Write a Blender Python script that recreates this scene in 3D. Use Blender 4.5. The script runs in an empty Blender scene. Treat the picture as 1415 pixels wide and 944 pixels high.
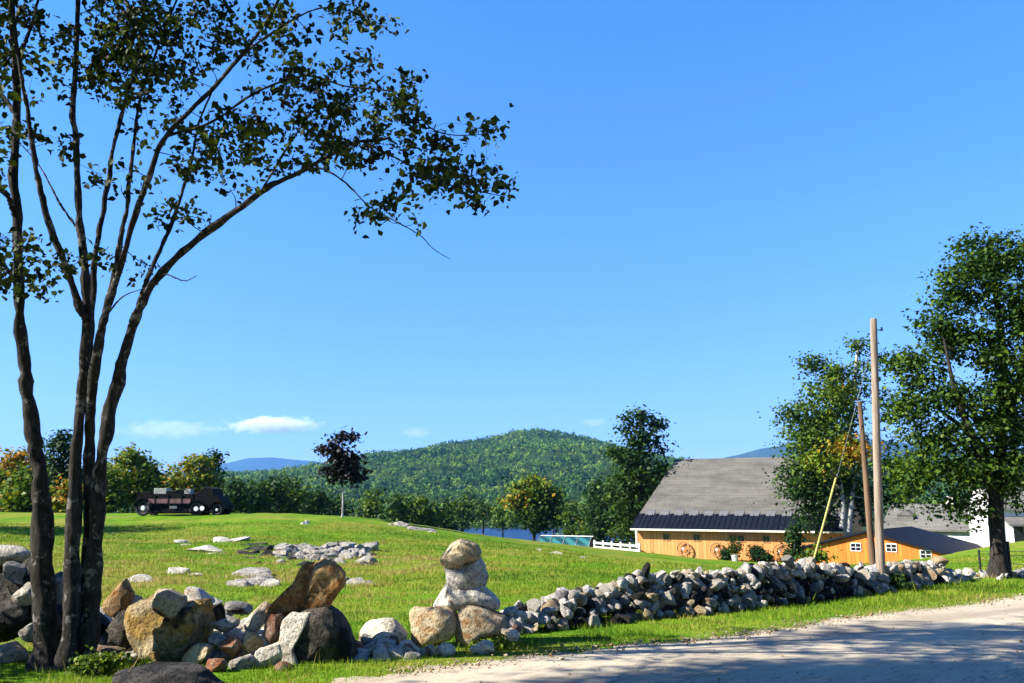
import bpy, math, random
import numpy as np
from mathutils import Vector, Euler

SC = bpy.context.scene
COL = SC.collection
PI = math.pi
R = math.radians
rng = np.random.default_rng(7)
random.seed(7)

# ------------------------------------------------------------------ camera model
EYE = 2.0
FPX = 1225.0
PITCH = math.atan((690 - 472) / FPX)
CP, SP = math.cos(PITCH), math.sin(PITCH)


def ray(px, py):
    a = (px - 707.5) / FPX
    b = -(py - 472) / FPX
    return np.array([a, CP - b * SP, SP + b * CP])


def P(px, py, Y):
    d = ray(px, py)
    t = Y / d[1]
    return np.array([0, 0, EYE]) + t * d


def S(Y):                     # metres per photo pixel near world depth Y
    return Y / FPX


# ------------------------------------------------------------------ noise
def _hash(ix, iy, iz, seed):
    h = (ix * 374761393 + iy * 668265263 + iz * 1274126177 + seed * 974711) & 0xFFFFFFFF
    h = ((h ^ (h >> 13)) * 1103515245) & 0xFFFFFFFF
    h = (h ^ (h >> 16)) & 0xFFFF
    return h / 65535.0


def vnoise(p, seed=0):
    p = np.asarray(p, float)
    i = np.floor(p).astype(np.int64)
    f = p - i
    f = f * f * (3 - 2 * f)
    out = 0
    for dx in (0, 1):
        wx = f[:, 0] if dx else 1 - f[:, 0]
        for dy in (0, 1):
            wy = f[:, 1] if dy else 1 - f[:, 1]
            for dz in (0, 1):
                wz = f[:, 2] if dz else 1 - f[:, 2]
                out = out + wx * wy * wz * _hash(i[:, 0] + dx, i[:, 1] + dy, i[:, 2] + dz, seed)
    return out * 2 - 1


def fbm(p, seed=0, octaves=4):
    p = np.asarray(p, float)
    s, a = 0, 1.0
    for k in range(octaves):
        s = s + a * vnoise(p * 2 ** k, seed + k * 17)
        a *= .5
    return s


def fbm2(x, y, seed=0, octaves=3):
    return fbm(np.stack([x, y, np.zeros_like(x) + .37], -1), seed, octaves)


# ------------------------------------------------------------------ terrain
CTRL_PX = [  # photo pixel, depth -> ground height
    (480, 944, 9.65), (700, 880, 12.9), (850, 860, 14.4), (1000, 845, 15.9), (1217, 815, 21), (1380, 800, 25),
    (1415, 825, 20), (290, 915, 10.9), (100, 920, 10.6), (0, 920, 10.6), (1200, 880, 13.2), (1400, 900, 11.9),
    (560, 850, 15.6), (450, 790, 24.5), (400, 760, 33), (400, 730, 48), (200, 760, 31), (200, 725, 52), (60, 740, 44),
    (640, 780, 27), (700, 770, 33), (800, 770, 40), (1000, 790, 46), (1217, 790, 40), (1350, 775, 45), (1410, 748, 62),
    (145, 712, 60), (310, 709, 63), (400, 710, 60), (480, 715, 57), (540, 722, 55), (600, 733, 54), (700, 744, 60),
    (830, 757, 70), (880, 764, 82), (960, 772, 80), (1050, 779, 78), (1217, 782, 66), (0, 715, 58),
]
_c = [P(*a) for a in CTRL_PX]
_c += [np.array(a) for a in [
    (-60, 60, 1.6), (-60, 20, .6), (-60, -20, .2), (0, -20, 0), (30, -20, -.3), (60, 0, -.6), (0, 0, 0), (4, 6, 0), (-8, 4, .05),
    (14, 10, -.1), (60, 30, -1.0), (60, 70, -1.6), (-70, 100, .2), (-25, 78, .2), (-17, 85, -1.5), (-5, 85, -3.5), (10, 90, -4.0), (25, 100, -4.2),
    (45, 100, -3.2), (0, 120, -6.5), (40, 140, -6), (-30, 130, -4.5), (80, 120, -3.5), (-30, 40, .75), (12, 30, -.45), (-4, 13, .02), (-10, 14, .1)]]
_c = np.array(_c)


def _tps(r2):
    return np.where(r2 > 1e-12, r2 * np.log(np.maximum(r2, 1e-12)), 0)


_n = len(_c)
_xy = _c[:, :2] / 50
_K = _tps(((_xy[:, None] - _xy[None]) ** 2).sum(-1)) + np.eye(_n) * 2e-3
_Pm = np.c_[np.ones(_n), _xy]
_A = np.block([[_K, _Pm], [_Pm.T, np.zeros((3, 3))]])
_w = np.linalg.solve(_A, np.r_[_c[:, 2], 0, 0, 0])
VALLEY = -15.5


def smooth(e0, e1, x):
    t = np.clip((x - e0) / (e1 - e0), 0, 1)
    return t * t * (3 - 2 * t)


def G(x, y):
    x = np.atleast_1d(np.asarray(x, float)); y = np.atleast_1d(np.asarray(y, float))
    xc, yc = np.clip(x, -75, 75), np.clip(y, -25, 140)
    q = np.stack([xc, yc], -1) / 50
    out = np.empty(len(q))
    for s in range(0, len(q), 20000):
        qq = q[s:s + 20000]
        k = _tps(((qq[:, None] - _xy[None]) ** 2).sum(-1))
        out[s:s + 20000] = k @ _w[:_n] + _w[_n] + qq @ _w[_n + 1:]
    d = np.hypot(np.maximum(0, np.abs(x) - 75), np.maximum(0, y - 100))
    b = smooth(0, 170, d)
    b = np.where(y < 20, b * .0 + smooth(0, 900, d) * .2, b)
    far = VALLEY + 3 * smooth(600, 2500, np.hypot(x, y))
    far = np.where((x > 60) & (y > 20), np.maximum(far, -9), far)
    lx = (x + 25) / 160; ly = (y - 460) / 95
    far = far - 2.5 * (lx ** 2 + ly ** 2 < 1)
    return out * (1 - b) + far * b


def g(x, y):
    return float(G([x], [y])[0])


def gp(px, py):
    """where the ray through a photo pixel meets the ground"""
    d = ray(px, py)
    ts = np.geomspace(4, 140, 900)
    x, y, z = d[0] * ts, d[1] * ts, EYE + d[2] * ts
    h = G(x, y)
    k = np.argmax(z < h)
    if z[k] >= h[k]:
        k = len(ts) - 1
    return np.array([x[k], y[k], h[k]])


# ------------------------------------------------------------------ materials
def newmat(name):
    m = bpy.data.materials.new(name)
    m.use_nodes = True
    nt = m.node_tree
    b = nt.nodes['Principled BSDF']
    return m, nt, b


def N(nt, kind, **kw):
    n = nt.nodes.new(kind)
    for k, v in kw.items():
        if k in n.inputs:
            n.inputs[k].default_value = v
        else:
            setattr(n, k, v)
    return n


def ramp(nt, fac, stops, interp='LINEAR'):
    r = nt.nodes.new('ShaderNodeValToRGB')
    r.color_ramp.interpolation = interp
    e = r.color_ramp.elements
    while len(e) < len(stops):
        e.new(.5)
    for el, (p, c) in zip(e, stops):
        el.position = p
        el.color = (*c, 1) if len(c) == 3 else c
    nt.links.new(fac, r.inputs[0])
    return r.outputs[0]


def mix(nt, a, b, fac, mode='MIX'):
    m = nt.nodes.new('ShaderNodeMix')
    m.data_type = 'RGBA'; m.blend_type = mode
    for s, v in ((0, fac), (6, a), (7, b)):
        if hasattr(v, 'is_output') or isinstance(v, bpy.types.NodeSocket):
            nt.links.new(v, m.inputs[s])
        else:
            m.inputs[s].default_value = v if s == 0 else (*v, 1)
    return m.outputs[2]


def noise(nt, scale, detail=4, rough=.55, vec=None, dist=0):
    n = N(nt, 'ShaderNodeTexNoise', Scale=scale, Detail=detail, Roughness=rough, Distortion=dist)
    if vec is not None:
        nt.links.new(vec, n.inputs['Vector'])
    return n.outputs['Fac']


def bump(nt, h, strength, dist, b):
    n = N(nt, 'ShaderNodeBump', Strength=strength, Distance=dist)
    nt.links.new(h, n.inputs['Height'])
    nt.links.new(n.outputs[0], b.inputs['Normal'])


def coords(nt, which='Object'):
    return nt.nodes.new('ShaderNodeTexCoord').outputs[which]


def plain(name, col, rough=.6, metal=0, var=.25, scale=6, spec=.3):
    m, nt, b = newmat(name)
    v = coords(nt)
    f = noise(nt, scale, 5, .6, v)
    c0 = tuple(x * (1 - var) for x in col); c1 = tuple(min(1, x * (1 + var)) for x in col)
    nt.links.new(ramp(nt, f, [(.3, c0), (.7, c1)]), b.inputs['Base Color'])
    b.inputs['Roughness'].default_value = rough
    b.inputs['Metallic'].default_value = metal
    b.inputs['Specular IOR Level'].default_value = spec
    return m


def rock_mat(name, base, light, dark, stain, stain_amt=.5, dark_amt=.45, scale=1.0):
    m, nt, b = newmat(name)
    co = coords(nt)
    oi = nt.nodes.new('ShaderNodeObjectInfo')
    add = N(nt, 'ShaderNodeVectorMath', operation='ADD')
    mul = N(nt, 'ShaderNodeVectorMath', operation='MULTIPLY')
    nt.links.new(oi.outputs['Random'], mul.inputs[0]); mul.inputs[1].default_value = (37, 91, 53)
    nt.links.new(co, add.inputs[0]); nt.links.new(mul.outputs[0], add.inputs[1])
    v = add.outputs[0]
    f1 = noise(nt, 2.2 * scale, 6, .62, v)
    f2 = noise(nt, 5.5 * scale, 6, .7, v, .6)
    f3 = noise(nt, 26 * scale, 4, .7, v)
    f4 = noise(nt, 3.1 * scale, 3, .5, v, 1.2)
    c = mix(nt, base, light, ramp(nt, f2, [(.42, (0, 0, 0)), (.58, (1, 1, 1))]))
    c = mix(nt, c, stain, ramp(nt, f4, [(.70 - .3 * stain_amt, (0, 0, 0)), (.80 - .3 * stain_amt, (1, 1, 1))]))
    c = mix(nt, c, dark, ramp(nt, f1, [(.78 - .36 * dark_amt, (0, 0, 0)), (.86 - .36 * dark_amt, (1, 1, 1))]))
    c = mix(nt, c, ramp(nt, f3, [(.34, (.16, .15, .14)), (.47, (1, 1, 1)), (.8, (1.3, 1.3, 1.3))]), .85, 'MULTIPLY')
    hv = mix(nt, c, ramp(nt, oi.outputs['Random'], [(0, (.72, .72, .75)), (.5, (1, .98, .94)), (1, (1.15, 1.08, .95))]), .9, 'MULTIPLY')
    nt.links.new(hv, b.inputs['Base Color'])
    b.inputs['Roughness'].default_value = .88
    b.inputs['Specular IOR Level'].default_value = .2
    h = N(nt, 'ShaderNodeMath', operation='ADD')
    nt.links.new(f2, h.inputs[0]); nt.links.new(f3, h.inputs[1])
    bump(nt, h.outputs[0], 1.0, .06, b)
    return m


def leaf_mat(name, stops, trans=.25, rough=.5):
    """stops: colour ramp over the per-leaf 'tint' value"""
    m, nt, b = newmat(name)
    a = nt.nodes.new('ShaderNodeAttribute'); a.attribute_name = 'tint'
    c = ramp(nt, a.outputs['Fac'], stops)
    nt.links.new(c, b.inputs['Base Color'])
    b.inputs['Roughness'].default_value = rough
    b.inputs['Specular IOR Level'].default_value = .12
    if trans:
        t = nt.nodes.new('ShaderNodeBsdfTranslucent')
        tc = mix(nt, c, (1.0, 1.1, .35), .6, 'MULTIPLY')
        nt.links.new(tc, t.inputs[0])
        ms = N(nt, 'ShaderNodeMixShader'); ms.inputs[0].default_value = trans
        nt.links.new(b.outputs[0], ms.inputs[1]); nt.links.new(t.outputs[0], ms.inputs[2])
        nt.links.new(ms.outputs[0], nt.nodes['Material Output'].inputs[0])
    return m


def bark_mat(name, dark, light, amt=.5, scale=1.0, stretch=.25):
    m, nt, b = newmat(name)
    mp = N(nt, 'ShaderNodeMapping'); mp.inputs['Scale'].default_value = (1, 1, stretch)
    nt.links.new(coords(nt), mp.inputs[0])
    f1 = noise(nt, 14 * scale, 6, .7, mp.outputs[0], .4)
    f2 = noise(nt, 3 * scale, 4, .6, coords(nt))
    c = ramp(nt, f1, [(.35, dark), (.62, light)])
    f3 = noise(nt, 9 * scale, 5, .7, coords(nt), .5)
    f2 = mix(nt, f2, f3, .5)
    c = mix(nt, c, tuple(min(1, x * 2.6 + .05) for x in light), ramp(nt, f2, [(.72 - .26 * amt, (0, 0, 0)), (.77 - .26 * amt, (1, 1, 1))]))
    nt.links.new(c, b.inputs['Base Color'])
    b.inputs['Roughness'].default_value = .9
    b.inputs['Specular IOR Level'].default_value = .15
    bump(nt, f1, .9, .03, b)
    return m


# ------------------------------------------------------------------ mesh helpers
def mk(name, verts, polys, mat=None, parent=None, smooth=False, tint=None):
    """polys: list of int arrays (n,k)"""
    verts = np.asarray(verts, np.float32)
    me = bpy.data.meshes.new(name)
    me.vertices.add(len(verts))
    me.vertices.foreach_set('co', verts.ravel())
    polys = [np.asarray(p, np.int32) for p in polys if len(p)]
    loops = np.concatenate([p.ravel() for p in polys])
    tot = np.concatenate([np.full(len(p), p.shape[1], np.int32) for p in polys])
    start = np.concatenate([[0], np.cumsum(tot)[:-1]]).astype(np.int32)
    me.loops.add(len(loops)); me.loops.foreach_set('vertex_index', loops)
    me.polygons.add(len(tot))
    me.polygons.foreach_set('loop_start', start)
    try:
        me.polygons.foreach_set('loop_total', tot)
    except Exception:
        pass
    if smooth:
        me.polygons.foreach_set('use_smooth', np.ones(len(tot), bool))
    me.update(calc_edges=True)
    if tint is not None:
        at = me.attributes.new('tint', 'FLOAT', 'POINT')
        at.data.foreach_set('value', np.asarray(tint, np.float32))
    if mat:
        me.materials.append(mat)
    o = bpy.data.objects.new(name, me)
    COL.objects.link(o)
    if parent is not None:
        o.parent = parent
    return o


def tag(o, label=None, cat=None, group=None, kind=None):
    if label: o['label'] = label
    if cat: o['category'] = cat
    if group: o['group'] = group
    if kind: o['kind'] = kind
    return o


def thing(name, loc, label, cat, rotz=0, group=None):
    o = bpy.data.objects.new(name, None)
    COL.objects.link(o)
    o.empty_display_size = .2
    o.location = loc
    o.rotation_euler = (0, 0, rotz)
    return tag(o, label, cat, group)


def dup(root, loc, rotz, label, scale=.8):
    def rec(o, par):
        c = o.copy(); COL.objects.link(c); c.parent = par
        for ch in list(o.children):
            rec(ch, c)
        return c
    c = rec(root, None)
    c.location = loc; c.rotation_euler = (0, 0, rotz); c.scale = (scale,) * 3
    c['label'] = label
    return c


class MB:
    def __init__(s):
        s.v = []; s.f = []

    def add(s, pts, faces):
        k = len(s.v)
        s.v += [tuple(map(float, p)) for p in pts]
        s.f += [tuple(i + k for i in f) for f in faces]

    def box(s, x0, x1, y0, y1, z0, z1):
        s.add([(x0, y0, z0), (x1, y0, z0), (x1, y1, z0), (x0, y1, z0), (x0, y0, z1), (x1, y0, z1), (x1, y1, z1), (x0, y1, z1)],
              [(0, 3, 2, 1), (4, 5, 6, 7), (0, 1, 5, 4), (1, 2, 6, 5), (2, 3, 7, 6), (3, 0, 4, 7)])
        return s

    def extr(s, poly, y0, y1):
        """polygon in x,z extruded along y"""
        n = len(poly)
        s.add([(x, y0, z) for x, z in poly] + [(x, y1, z) for x, z in poly],
              [tuple(range(n)), tuple(range(2 * n - 1, n - 1, -1))] + [(i, i + n, (i + 1) % n + n, (i + 1) % n) for i in range(n)])
        return s

    def extx(s, poly, x0, x1):
        """polygon in y,z extruded along x"""
        n = len(poly)
        s.add([(x0, y, z) for y, z in poly] + [(x1, y, z) for y, z in poly],
              [tuple(range(n)), tuple(range(2 * n - 1, n - 1, -1))] + [(i, i + n, (i + 1) % n + n, (i + 1) % n) for i in range(n)])
        return s

    def cyl(s, p0, p1, r0, r1=None, n=12):
        r1 = r0 if r1 is None else r1
        p0, p1 = Vector(p0), Vector(p1)
        q = (p1 - p0).to_track_quat('Z', 'Y')
        pts = []
        for p, r in ((p0, r0), (p1, r1)):
            for i in range(n):
                a = 2 * PI * i / n
                pts.append(p + q @ Vector((r * math.cos(a), r * math.sin(a), 0)))
        s.add(pts, [tuple(range(n - 1, -1, -1)), tuple(range(n, 2 * n))] + [(i, (i + 1) % n, (i + 1) % n + n, i + n) for i in range(n)])
        return s

    def torus(s, c, axis, R0, r, n=28, m=8):
        q = Vector(axis).to_track_quat('Z', 'Y'); c = Vector(c)
        pts = []
        for i in range(n):
            a = 2 * PI * i / n
            for j in range(m):
                b = 2 * PI * j / m
                rr = R0 + r * math.cos(b)
                pts.append(c + q @ Vector((rr * math.cos(a), rr * math.sin(a), r * math.sin(b))))
        s.add(pts, [(i * m + j, ((i + 1) % n) * m + j, ((i + 1) % n) * m + (j + 1) % m, i * m + (j + 1) % m) for i in range(n) for j in range(m)])
        return s

    def build(s, name, mat, parent=None, bevel=0, smooth=False):
        me = bpy.data.meshes.new(name)
        me.from_pydata(s.v, [], s.f)
        import bmesh
        bm = bmesh.new(); bm.from_mesh(me)
        bmesh.ops.recalc_face_normals(bm, faces=bm.faces)
        bm.to_mesh(me); bm.free()
        if smooth:
            me.polygons.foreach_set('use_smooth', [True] * len(me.polygons))
        me.materials.append(mat)
        o = bpy.data.objects.new(name, me)
        COL.objects.link(o)
        if parent is not None:
            o.parent = parent
        if bevel:
            b = o.modifiers.new('bevel', 'BEVEL'); b.width = bevel; b.segments = 2; b.limit_method = 'ANGLE'
        return o


def tube_arrays(path, radii, sides=8, seed=0, wob=0.0):
    path = np.asarray(path, float); n = len(path)
    T = np.gradient(path, axis=0)
    T /= np.linalg.norm(T, axis=1)[:, None] + 1e-9
    ref = np.array([1.0, .13, .07]) if abs(T[0, 0]) < .8 else np.array([0, 1.0, .1])
    A = np.cross(T, ref); A /= np.linalg.norm(A, axis=1)[:, None] + 1e-9
    B = np.cross(T, A)
    ang = np.arange(sides) * 2 * PI / sides
    r = np.asarray(radii, float)[:, None] * np.ones((1, sides))
    if wob:
        q = np.stack([np.repeat(np.arange(n), sides) * .6, np.tile(np.cos(ang) * 1.3, n), np.tile(np.sin(ang) * 1.3, n)], -1)
        r = r * (1 + wob * vnoise(q + seed * 7.3, seed).reshape(n, sides))
    V = path[:, None] + r[..., None] * (np.cos(ang)[None, :, None] * A[:, None] + np.sin(ang)[None, :, None] * B[:, None])
    i = np.arange(n - 1)[:, None] * sides; j = np.arange(sides)[None]; j2 = (j + 1) % sides
    F = np.stack([i + j, i + j2, i + sides + j2, i + sides + j], -1).reshape(-1, 4)
    return V.reshape(-1, 3), F


class Tubes:
    def __init__(s):
        s.v = []; s.f = []; s.k = 0

    def add(s, path, radii, sides=8, seed=0, wob=0):
        v, f = tube_arrays(path, radii, sides, seed, wob)
        s.v.append(v); s.f.append(f + s.k); s.k += len(v)

    def build(s, name, mat, parent=None, origin=(0, 0, 0)):
        return mk(name, np.concatenate(s.v) - np.asarray(origin), [np.concatenate(s.f)], mat, parent, True)


def spline(pts, n):
    """Catmull-Rom through pts, n samples"""
    p = np.asarray(pts, float)
    if len(p) == 2:
        return p[0] + (p[1] - p[0]) * np.linspace(0, 1, n)[:, None]
    p = np.vstack([2 * p[0] - p[1], p, 2 * p[-1] - p[-2]])
    t = np.linspace(0, len(p) - 3 - 1e-6, n)
    i = t.astype(int); f = (t - i)[:, None]
    a, b, c, d = p[i], p[i + 1], p[i + 2], p[i + 3]
    return .5 * (2 * b + (c - a) * f + (2 * a - 5 * b + 4 * c - d) * f ** 2 + (-a + 3 * b - 3 * c + d) * f ** 3)


def leaves_mesh(name, pos, size, mat, parent=None, tint=None, origin=(0, 0, 0), shape='rhomb', flat=.5, outward=None):
    """one leaf-sized face (or pair) per position, random orientation"""
    n = len(pos)
    pos = np.asarray(pos) - np.asarray(origin)
    up = rng.normal(size=(n, 3)); up /= np.linalg.norm(up, axis=1)[:, None]
    up[:, 2] = np.abs(up[:, 2]) + flat
    if outward is not None:
        up = up + outward
    up /= np.linalg.norm(up, axis=1)[:, None]
    t = rng.normal(size=(n, 3)); t -= (t * up).sum(1)[:, None] * up
    t[:, 2] -= .25
    t /= np.linalg.norm(t, axis=1)[:, None]
    s = np.cross(up, t)
    L = size * rng.uniform(.5, 1.45, n)[:, None]
    if shape == 'rhomb':
        W = L * .36
        q = np.stack([pos - t * L * .5, pos + s * W + up * L * .1, pos + t * L * .5 - up * L * .06, pos - s * W + up * L * .1], 1)
        F = [np.arange(n * 4).reshape(n, 4)]
        k = 4
    else:
        W = L * .42
        q = np.stack([pos - t * L * .5, pos - t * L * .12 + s * W * .95 + up * L * .08, pos + t * L * .16 + s * W * .75 + up * L * .1,
                      pos + t * L * .6 - up * L * .1, pos + t * L * .16 - s * W * .75 + up * L * .1, pos - t * L * .12 - s * W * .95 + up * L * .08], 1)
        base = np.arange(n)[:, None] * 6
        F = [np.concatenate([base + np.array([0, 1, 2, 3]), base + np.array([0, 3, 4, 5])])]
        k = 6
    if tint is None:
        tint = rng.random(n)
    return mk(name, q.reshape(-1, 3), F, mat, parent, False, np.repeat(tint, k))


def ico(sub):
    import bmesh
    bm = bmesh.new()
    bmesh.ops.create_icosphere(bm, subdivisions=sub, radius=1)
    v = np.array([x.co[:] for x in bm.verts]); f = np.array([[y.index for y in x.verts] for x in bm.faces])
    bm.free()
    return v, f


ICO = {k: ico(k) for k in (2, 3, 4, 5)}


def rock_pts(seed, sub=4, cuts=9, rough=.06, sharp=.62):
    """a boulder of unit half-size: sphere planed by random cuts, then weathered"""
    r = np.random.default_rng(seed)
    v, f = ICO[sub]
    v = v.copy()
    for _ in range(cuts):
        n = r.normal(size=3); n /= np.linalg.norm(n)
        d = r.uniform(sharp, .92)
        k = v @ n
        m = k > d
        v[m] -= (k[m] - d)[:, None] * n * .93
    lo, hi = v.min(0), v.max(0)
    v = (v - (lo + hi) / 2) / ((hi - lo) / 2)
    nn = v / (np.linalg.norm(v, axis=1)[:, None] + 1e-9)
    q = v + .25 * np.stack([vnoise(v * 2.1 + seed + k * 9.7, seed + k) for k in range(3)], -1)
    rid = 1 - np.abs(fbm(q * 1.9 + seed * 1.7, seed + 5, 4))
    v = v + nn * (fbm(v * 1.7 + seed * 3.1, seed, 5) * rough + (np.round(rid * 5) / 5 - .6) * rough * .45 + vnoise(v * 11, seed + 3) * rough * .12)[:, None]
    return v, f


def rock(name, c, half, mat, seed, rot=(0, 0, 0), sub=4, cuts=9, rough=.06, sharp=.62, parent=None, shape=None):
    v, f = rock_pts(seed, sub, cuts, rough, sharp)
    if shape is not None:
        v = shape(v)
    v = v * np.asarray(half)
    M = np.array(Euler(rot).to_matrix())
    v = v @ M.T
    o = mk(name, v, [f], mat, parent, True)
    try:
        o.data.set_sharp_from_angle(angle=R(34))
    except Exception:
        pass
    o.location = c
    return o

# ------------------------------------------------------------------ render, camera, light
SC.view_settings.view_transform = 'Standard'
SC.view_settings.look = 'None'
SC.view_settings.gamma = 1
SC.view_settings.exposure = 1.75
SC.render.engine = 'CYCLES'
SC.cycles.use_denoising = True
SC.cycles.volume_bounces = 3
SC.cycles.max_bounces = 6
SC.cycles.transparent_max_bounces = 4
cam = bpy.data.cameras.new('camera')
cam.sensor_width = 36
cam.lens = 36 * FPX / 1415
cam.clip_start = .1
cam.clip_end = 60000
co = bpy.data.objects.new('camera', cam)
COL.objects.link(co)
co.location = (0, 0, EYE)
co.rotation_euler = (PI / 2 + PITCH, 0, 0)
SC.camera = co

SUN_EL, SUN_BACK = R(34), R(12)      # elevation; how far behind the camera plane, sun on the left
L = Vector((-math.cos(SUN_EL) * math.cos(SUN_BACK), -math.cos(SUN_EL) * math.sin(SUN_BACK), math.sin(SUN_EL)))
sun = bpy.data.lights.new('sun', 'SUN')
sun.energy = 5.0
sun.angle = R(.5)
sun.color = (1, .94, .84)
so = bpy.data.objects.new('sun', sun)
COL.objects.link(so)
so.location = (-40, -10, 40)
so.rotation_euler = L.to_track_quat('Z', 'Y').to_euler()

w = bpy.data.worlds.new('World'); SC.world = w; w.use_nodes = True
nt = w.node_tree
sky = nt.nodes.new('ShaderNodeTexSky')
sky.sky_type = 'NISHITA'; sky.sun_disc = False
sky.sun_elevation = SUN_EL; sky.sun_rotation = R(270) - SUN_BACK
sky.air_density = 1.0; sky.dust_density = .2; sky.ozone_density = 2.5; sky.altitude = 300
hs = N(nt, 'ShaderNodeHueSaturation'); hs.inputs['Saturation'].default_value = 1.22
nt.links.new(sky.outputs[0], hs.inputs['Color'])
bg = nt.nodes['Background']
sp0 = nt.nodes.new('ShaderNodeSeparateXYZ'); nt.links.new(coords(nt, 'Generated'), sp0.inputs[0])
tintc = ramp(nt, sp0.outputs['Z'], [(0, (.36, .43, .64)), (.10, (.40, .48, .72)), (.3, (.52, .68, .90)), (.53, (.55, .80, 1.04)), (.78, (.17, .30, .50))])
nt.links.new(mix(nt, hs.outputs[0], tintc, 1.0, 'MULTIPLY'), bg.inputs[0])
bg.inputs[1].default_value = .098

# ------------------------------------------------------------------ shared materials
M_ROCK = {
    'grey': rock_mat('fieldstone_grey', (.22, .21, .19), (.40, .38, .34), (.02, .018, .016), (.24, .16, .08), .3, .5),
    'pale': rock_mat('fieldstone_pale', (.45, .415, .35), (.62, .59, .51), (.03, .027, .023), (.32, .22, .12), .3, .36),
    'tan': rock_mat('fieldstone_tan', (.40, .31, .18), (.54, .45, .30), (.03, .023, .016), (.36, .20, .08), .55, .34),
    'brown': rock_mat('fieldstone_brown', (.19, .115, .05), (.36, .24, .12), (.014, .01, .007), (.26, .125, .04), .6, .5),
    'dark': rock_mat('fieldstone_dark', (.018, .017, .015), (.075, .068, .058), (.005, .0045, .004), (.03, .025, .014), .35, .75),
    'rust': rock_mat('fieldstone_rust', (.19, .10, .065), (.29, .20, .14), (.022, .015, .012), (.2, .075, .035), .6, .4),
    'moss': rock_mat('boulder_lichen', (.20, .15, .075), (.42, .34, .20), (.012, .011, .009), (.30, .19, .05), .75, .62, .7),
}
GREEN = [(0, (.009, .028, .008)), (.35, (.026, .062, .010)), (.68, (.11, .175, .014)), (.85, (.22, .20, .012)), (1, (.36, .14, .012))]
M_LEAF = leaf_mat('leaf_green', GREEN, .32)
M_WOOD = leaf_mat('woodland_leaf', [(0, (.012, .045, .012)), (.35, (.05, .13, .018)), (.75, (.16, .25, .03)), (1, (.26, .25, .03))], .3)
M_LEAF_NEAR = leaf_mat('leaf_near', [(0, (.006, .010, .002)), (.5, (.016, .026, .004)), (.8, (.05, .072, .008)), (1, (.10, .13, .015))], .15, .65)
M_LEAF_RED = leaf_mat('leaf_maroon', [(0, (.005, .007, .005)), (.6, (.014, .010, .010)), (1, (.035, .028, .012))], .1)
M_BARK = bark_mat('bark_grey', (.010, .008, .007), (.04, .034, .028), .35)
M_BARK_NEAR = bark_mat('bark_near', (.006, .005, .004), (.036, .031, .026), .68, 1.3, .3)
M_BARK_PALE = bark_mat('bark_pale', (.13, .12, .10), (.42, .40, .35), .5)
M_WHITE = plain('white_paint', (.78, .78, .76), .5, 0, .05)
M_BLACK = plain('black_paint', (.012, .012, .014), .4, 0, .3)

# ------------------------------------------------------------------ ground sheet
def axis(n, lin, far):
    t = np.linspace(-1, 1, n)
    a = math.log(far / lin * 10)
    v = np.sinh(t * a) / np.sinh(a) * far
    return v


gx = np.unique(np.concatenate([np.linspace(-14500, -900, 24), np.linspace(-900, -90, 60), np.linspace(-90, -24, 90), np.linspace(-24, 30, 150), np.linspace(30, 90, 80), np.linspace(90, 900, 60), np.linspace(900, 14500, 24)]))
gy = np.unique(np.concatenate([np.linspace(-260, -20, 30), np.linspace(-20, 6, 40), np.linspace(6, 36, 120), np.linspace(36, 130, 150), np.linspace(130, 700, 110), np.linspace(700, 15000, 60)]))
X, Y = np.meshgrid(gx, gy)
Z = G(X.ravel(), Y.ravel())
nearw = np.exp(-(np.hypot(X.ravel(), Y.ravel() - 20) / 60) ** 2)
xs, ys = X.ravel(), Y.ravel()
behind = smooth(13, 17, ys - .45 * np.maximum(0, xs))
Z = Z + nearw * behind * (.10 * fbm2(xs * .35, ys * .35, 3, 4) + .03 * fbm2(xs * 1.4, ys * 1.4, 9, 2))
ni, nj = len(gy), len(gx)
ii = (np.arange(ni - 1)[:, None] * nj + np.arange(nj - 1)[None]).ravel()
F = np.stack([ii, ii + 1, ii + nj + 1, ii + nj], -1)
mg, nt, b = newmat('meadow_ground')
geo = nt.nodes.new('ShaderNodeNewGeometry').outputs['Position']
n1 = noise(nt, .16, 5, .6, geo)
n2 = noise(nt, .9, 5, .65, geo)
n3 = noise(nt, 9, 4, .7, geo)
c = ramp(nt, n2, [(.3, (.05, .12, .005)), (.52, (.10, .20, .008)), (.72, (.18, .22, .02))])
c = mix(nt, c, (.22, .20, .035), ramp(nt, n1, [(.45, (0, 0, 0)), (.62, (.8, .8, .8))]))
c = mix(nt, c, ramp(nt, n3, [(.25, (.45, .45, .4)), (.6, (1.1, 1.1, 1))]), .8, 'MULTIPLY')
sep = nt.nodes.new('ShaderNodeSeparateXYZ'); nt.links.new(geo, sep.inputs[0])
far = N(nt, 'ShaderNodeMapRange'); far.inputs[1].default_value = 85; far.inputs[2].default_value = 150
nt.links.new(sep.outputs['Y'], far.inputs[0])
c = mix(nt, c, (.022, .045, .012), far.outputs[0])
nt.links.new(c, b.inputs['Base Color'])
b.inputs['Roughness'].default_value = .95; b.inputs['Specular IOR Level'].default_value = .05
bump(nt, n3, .8, .06, b)
ground = mk('ground', np.stack([xs, ys, Z], -1), [F], mg, None, True)
tag(ground, kind='structure')
_gx, _gy, _gz = gx, gy, Z.reshape(ni, nj)


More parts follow.
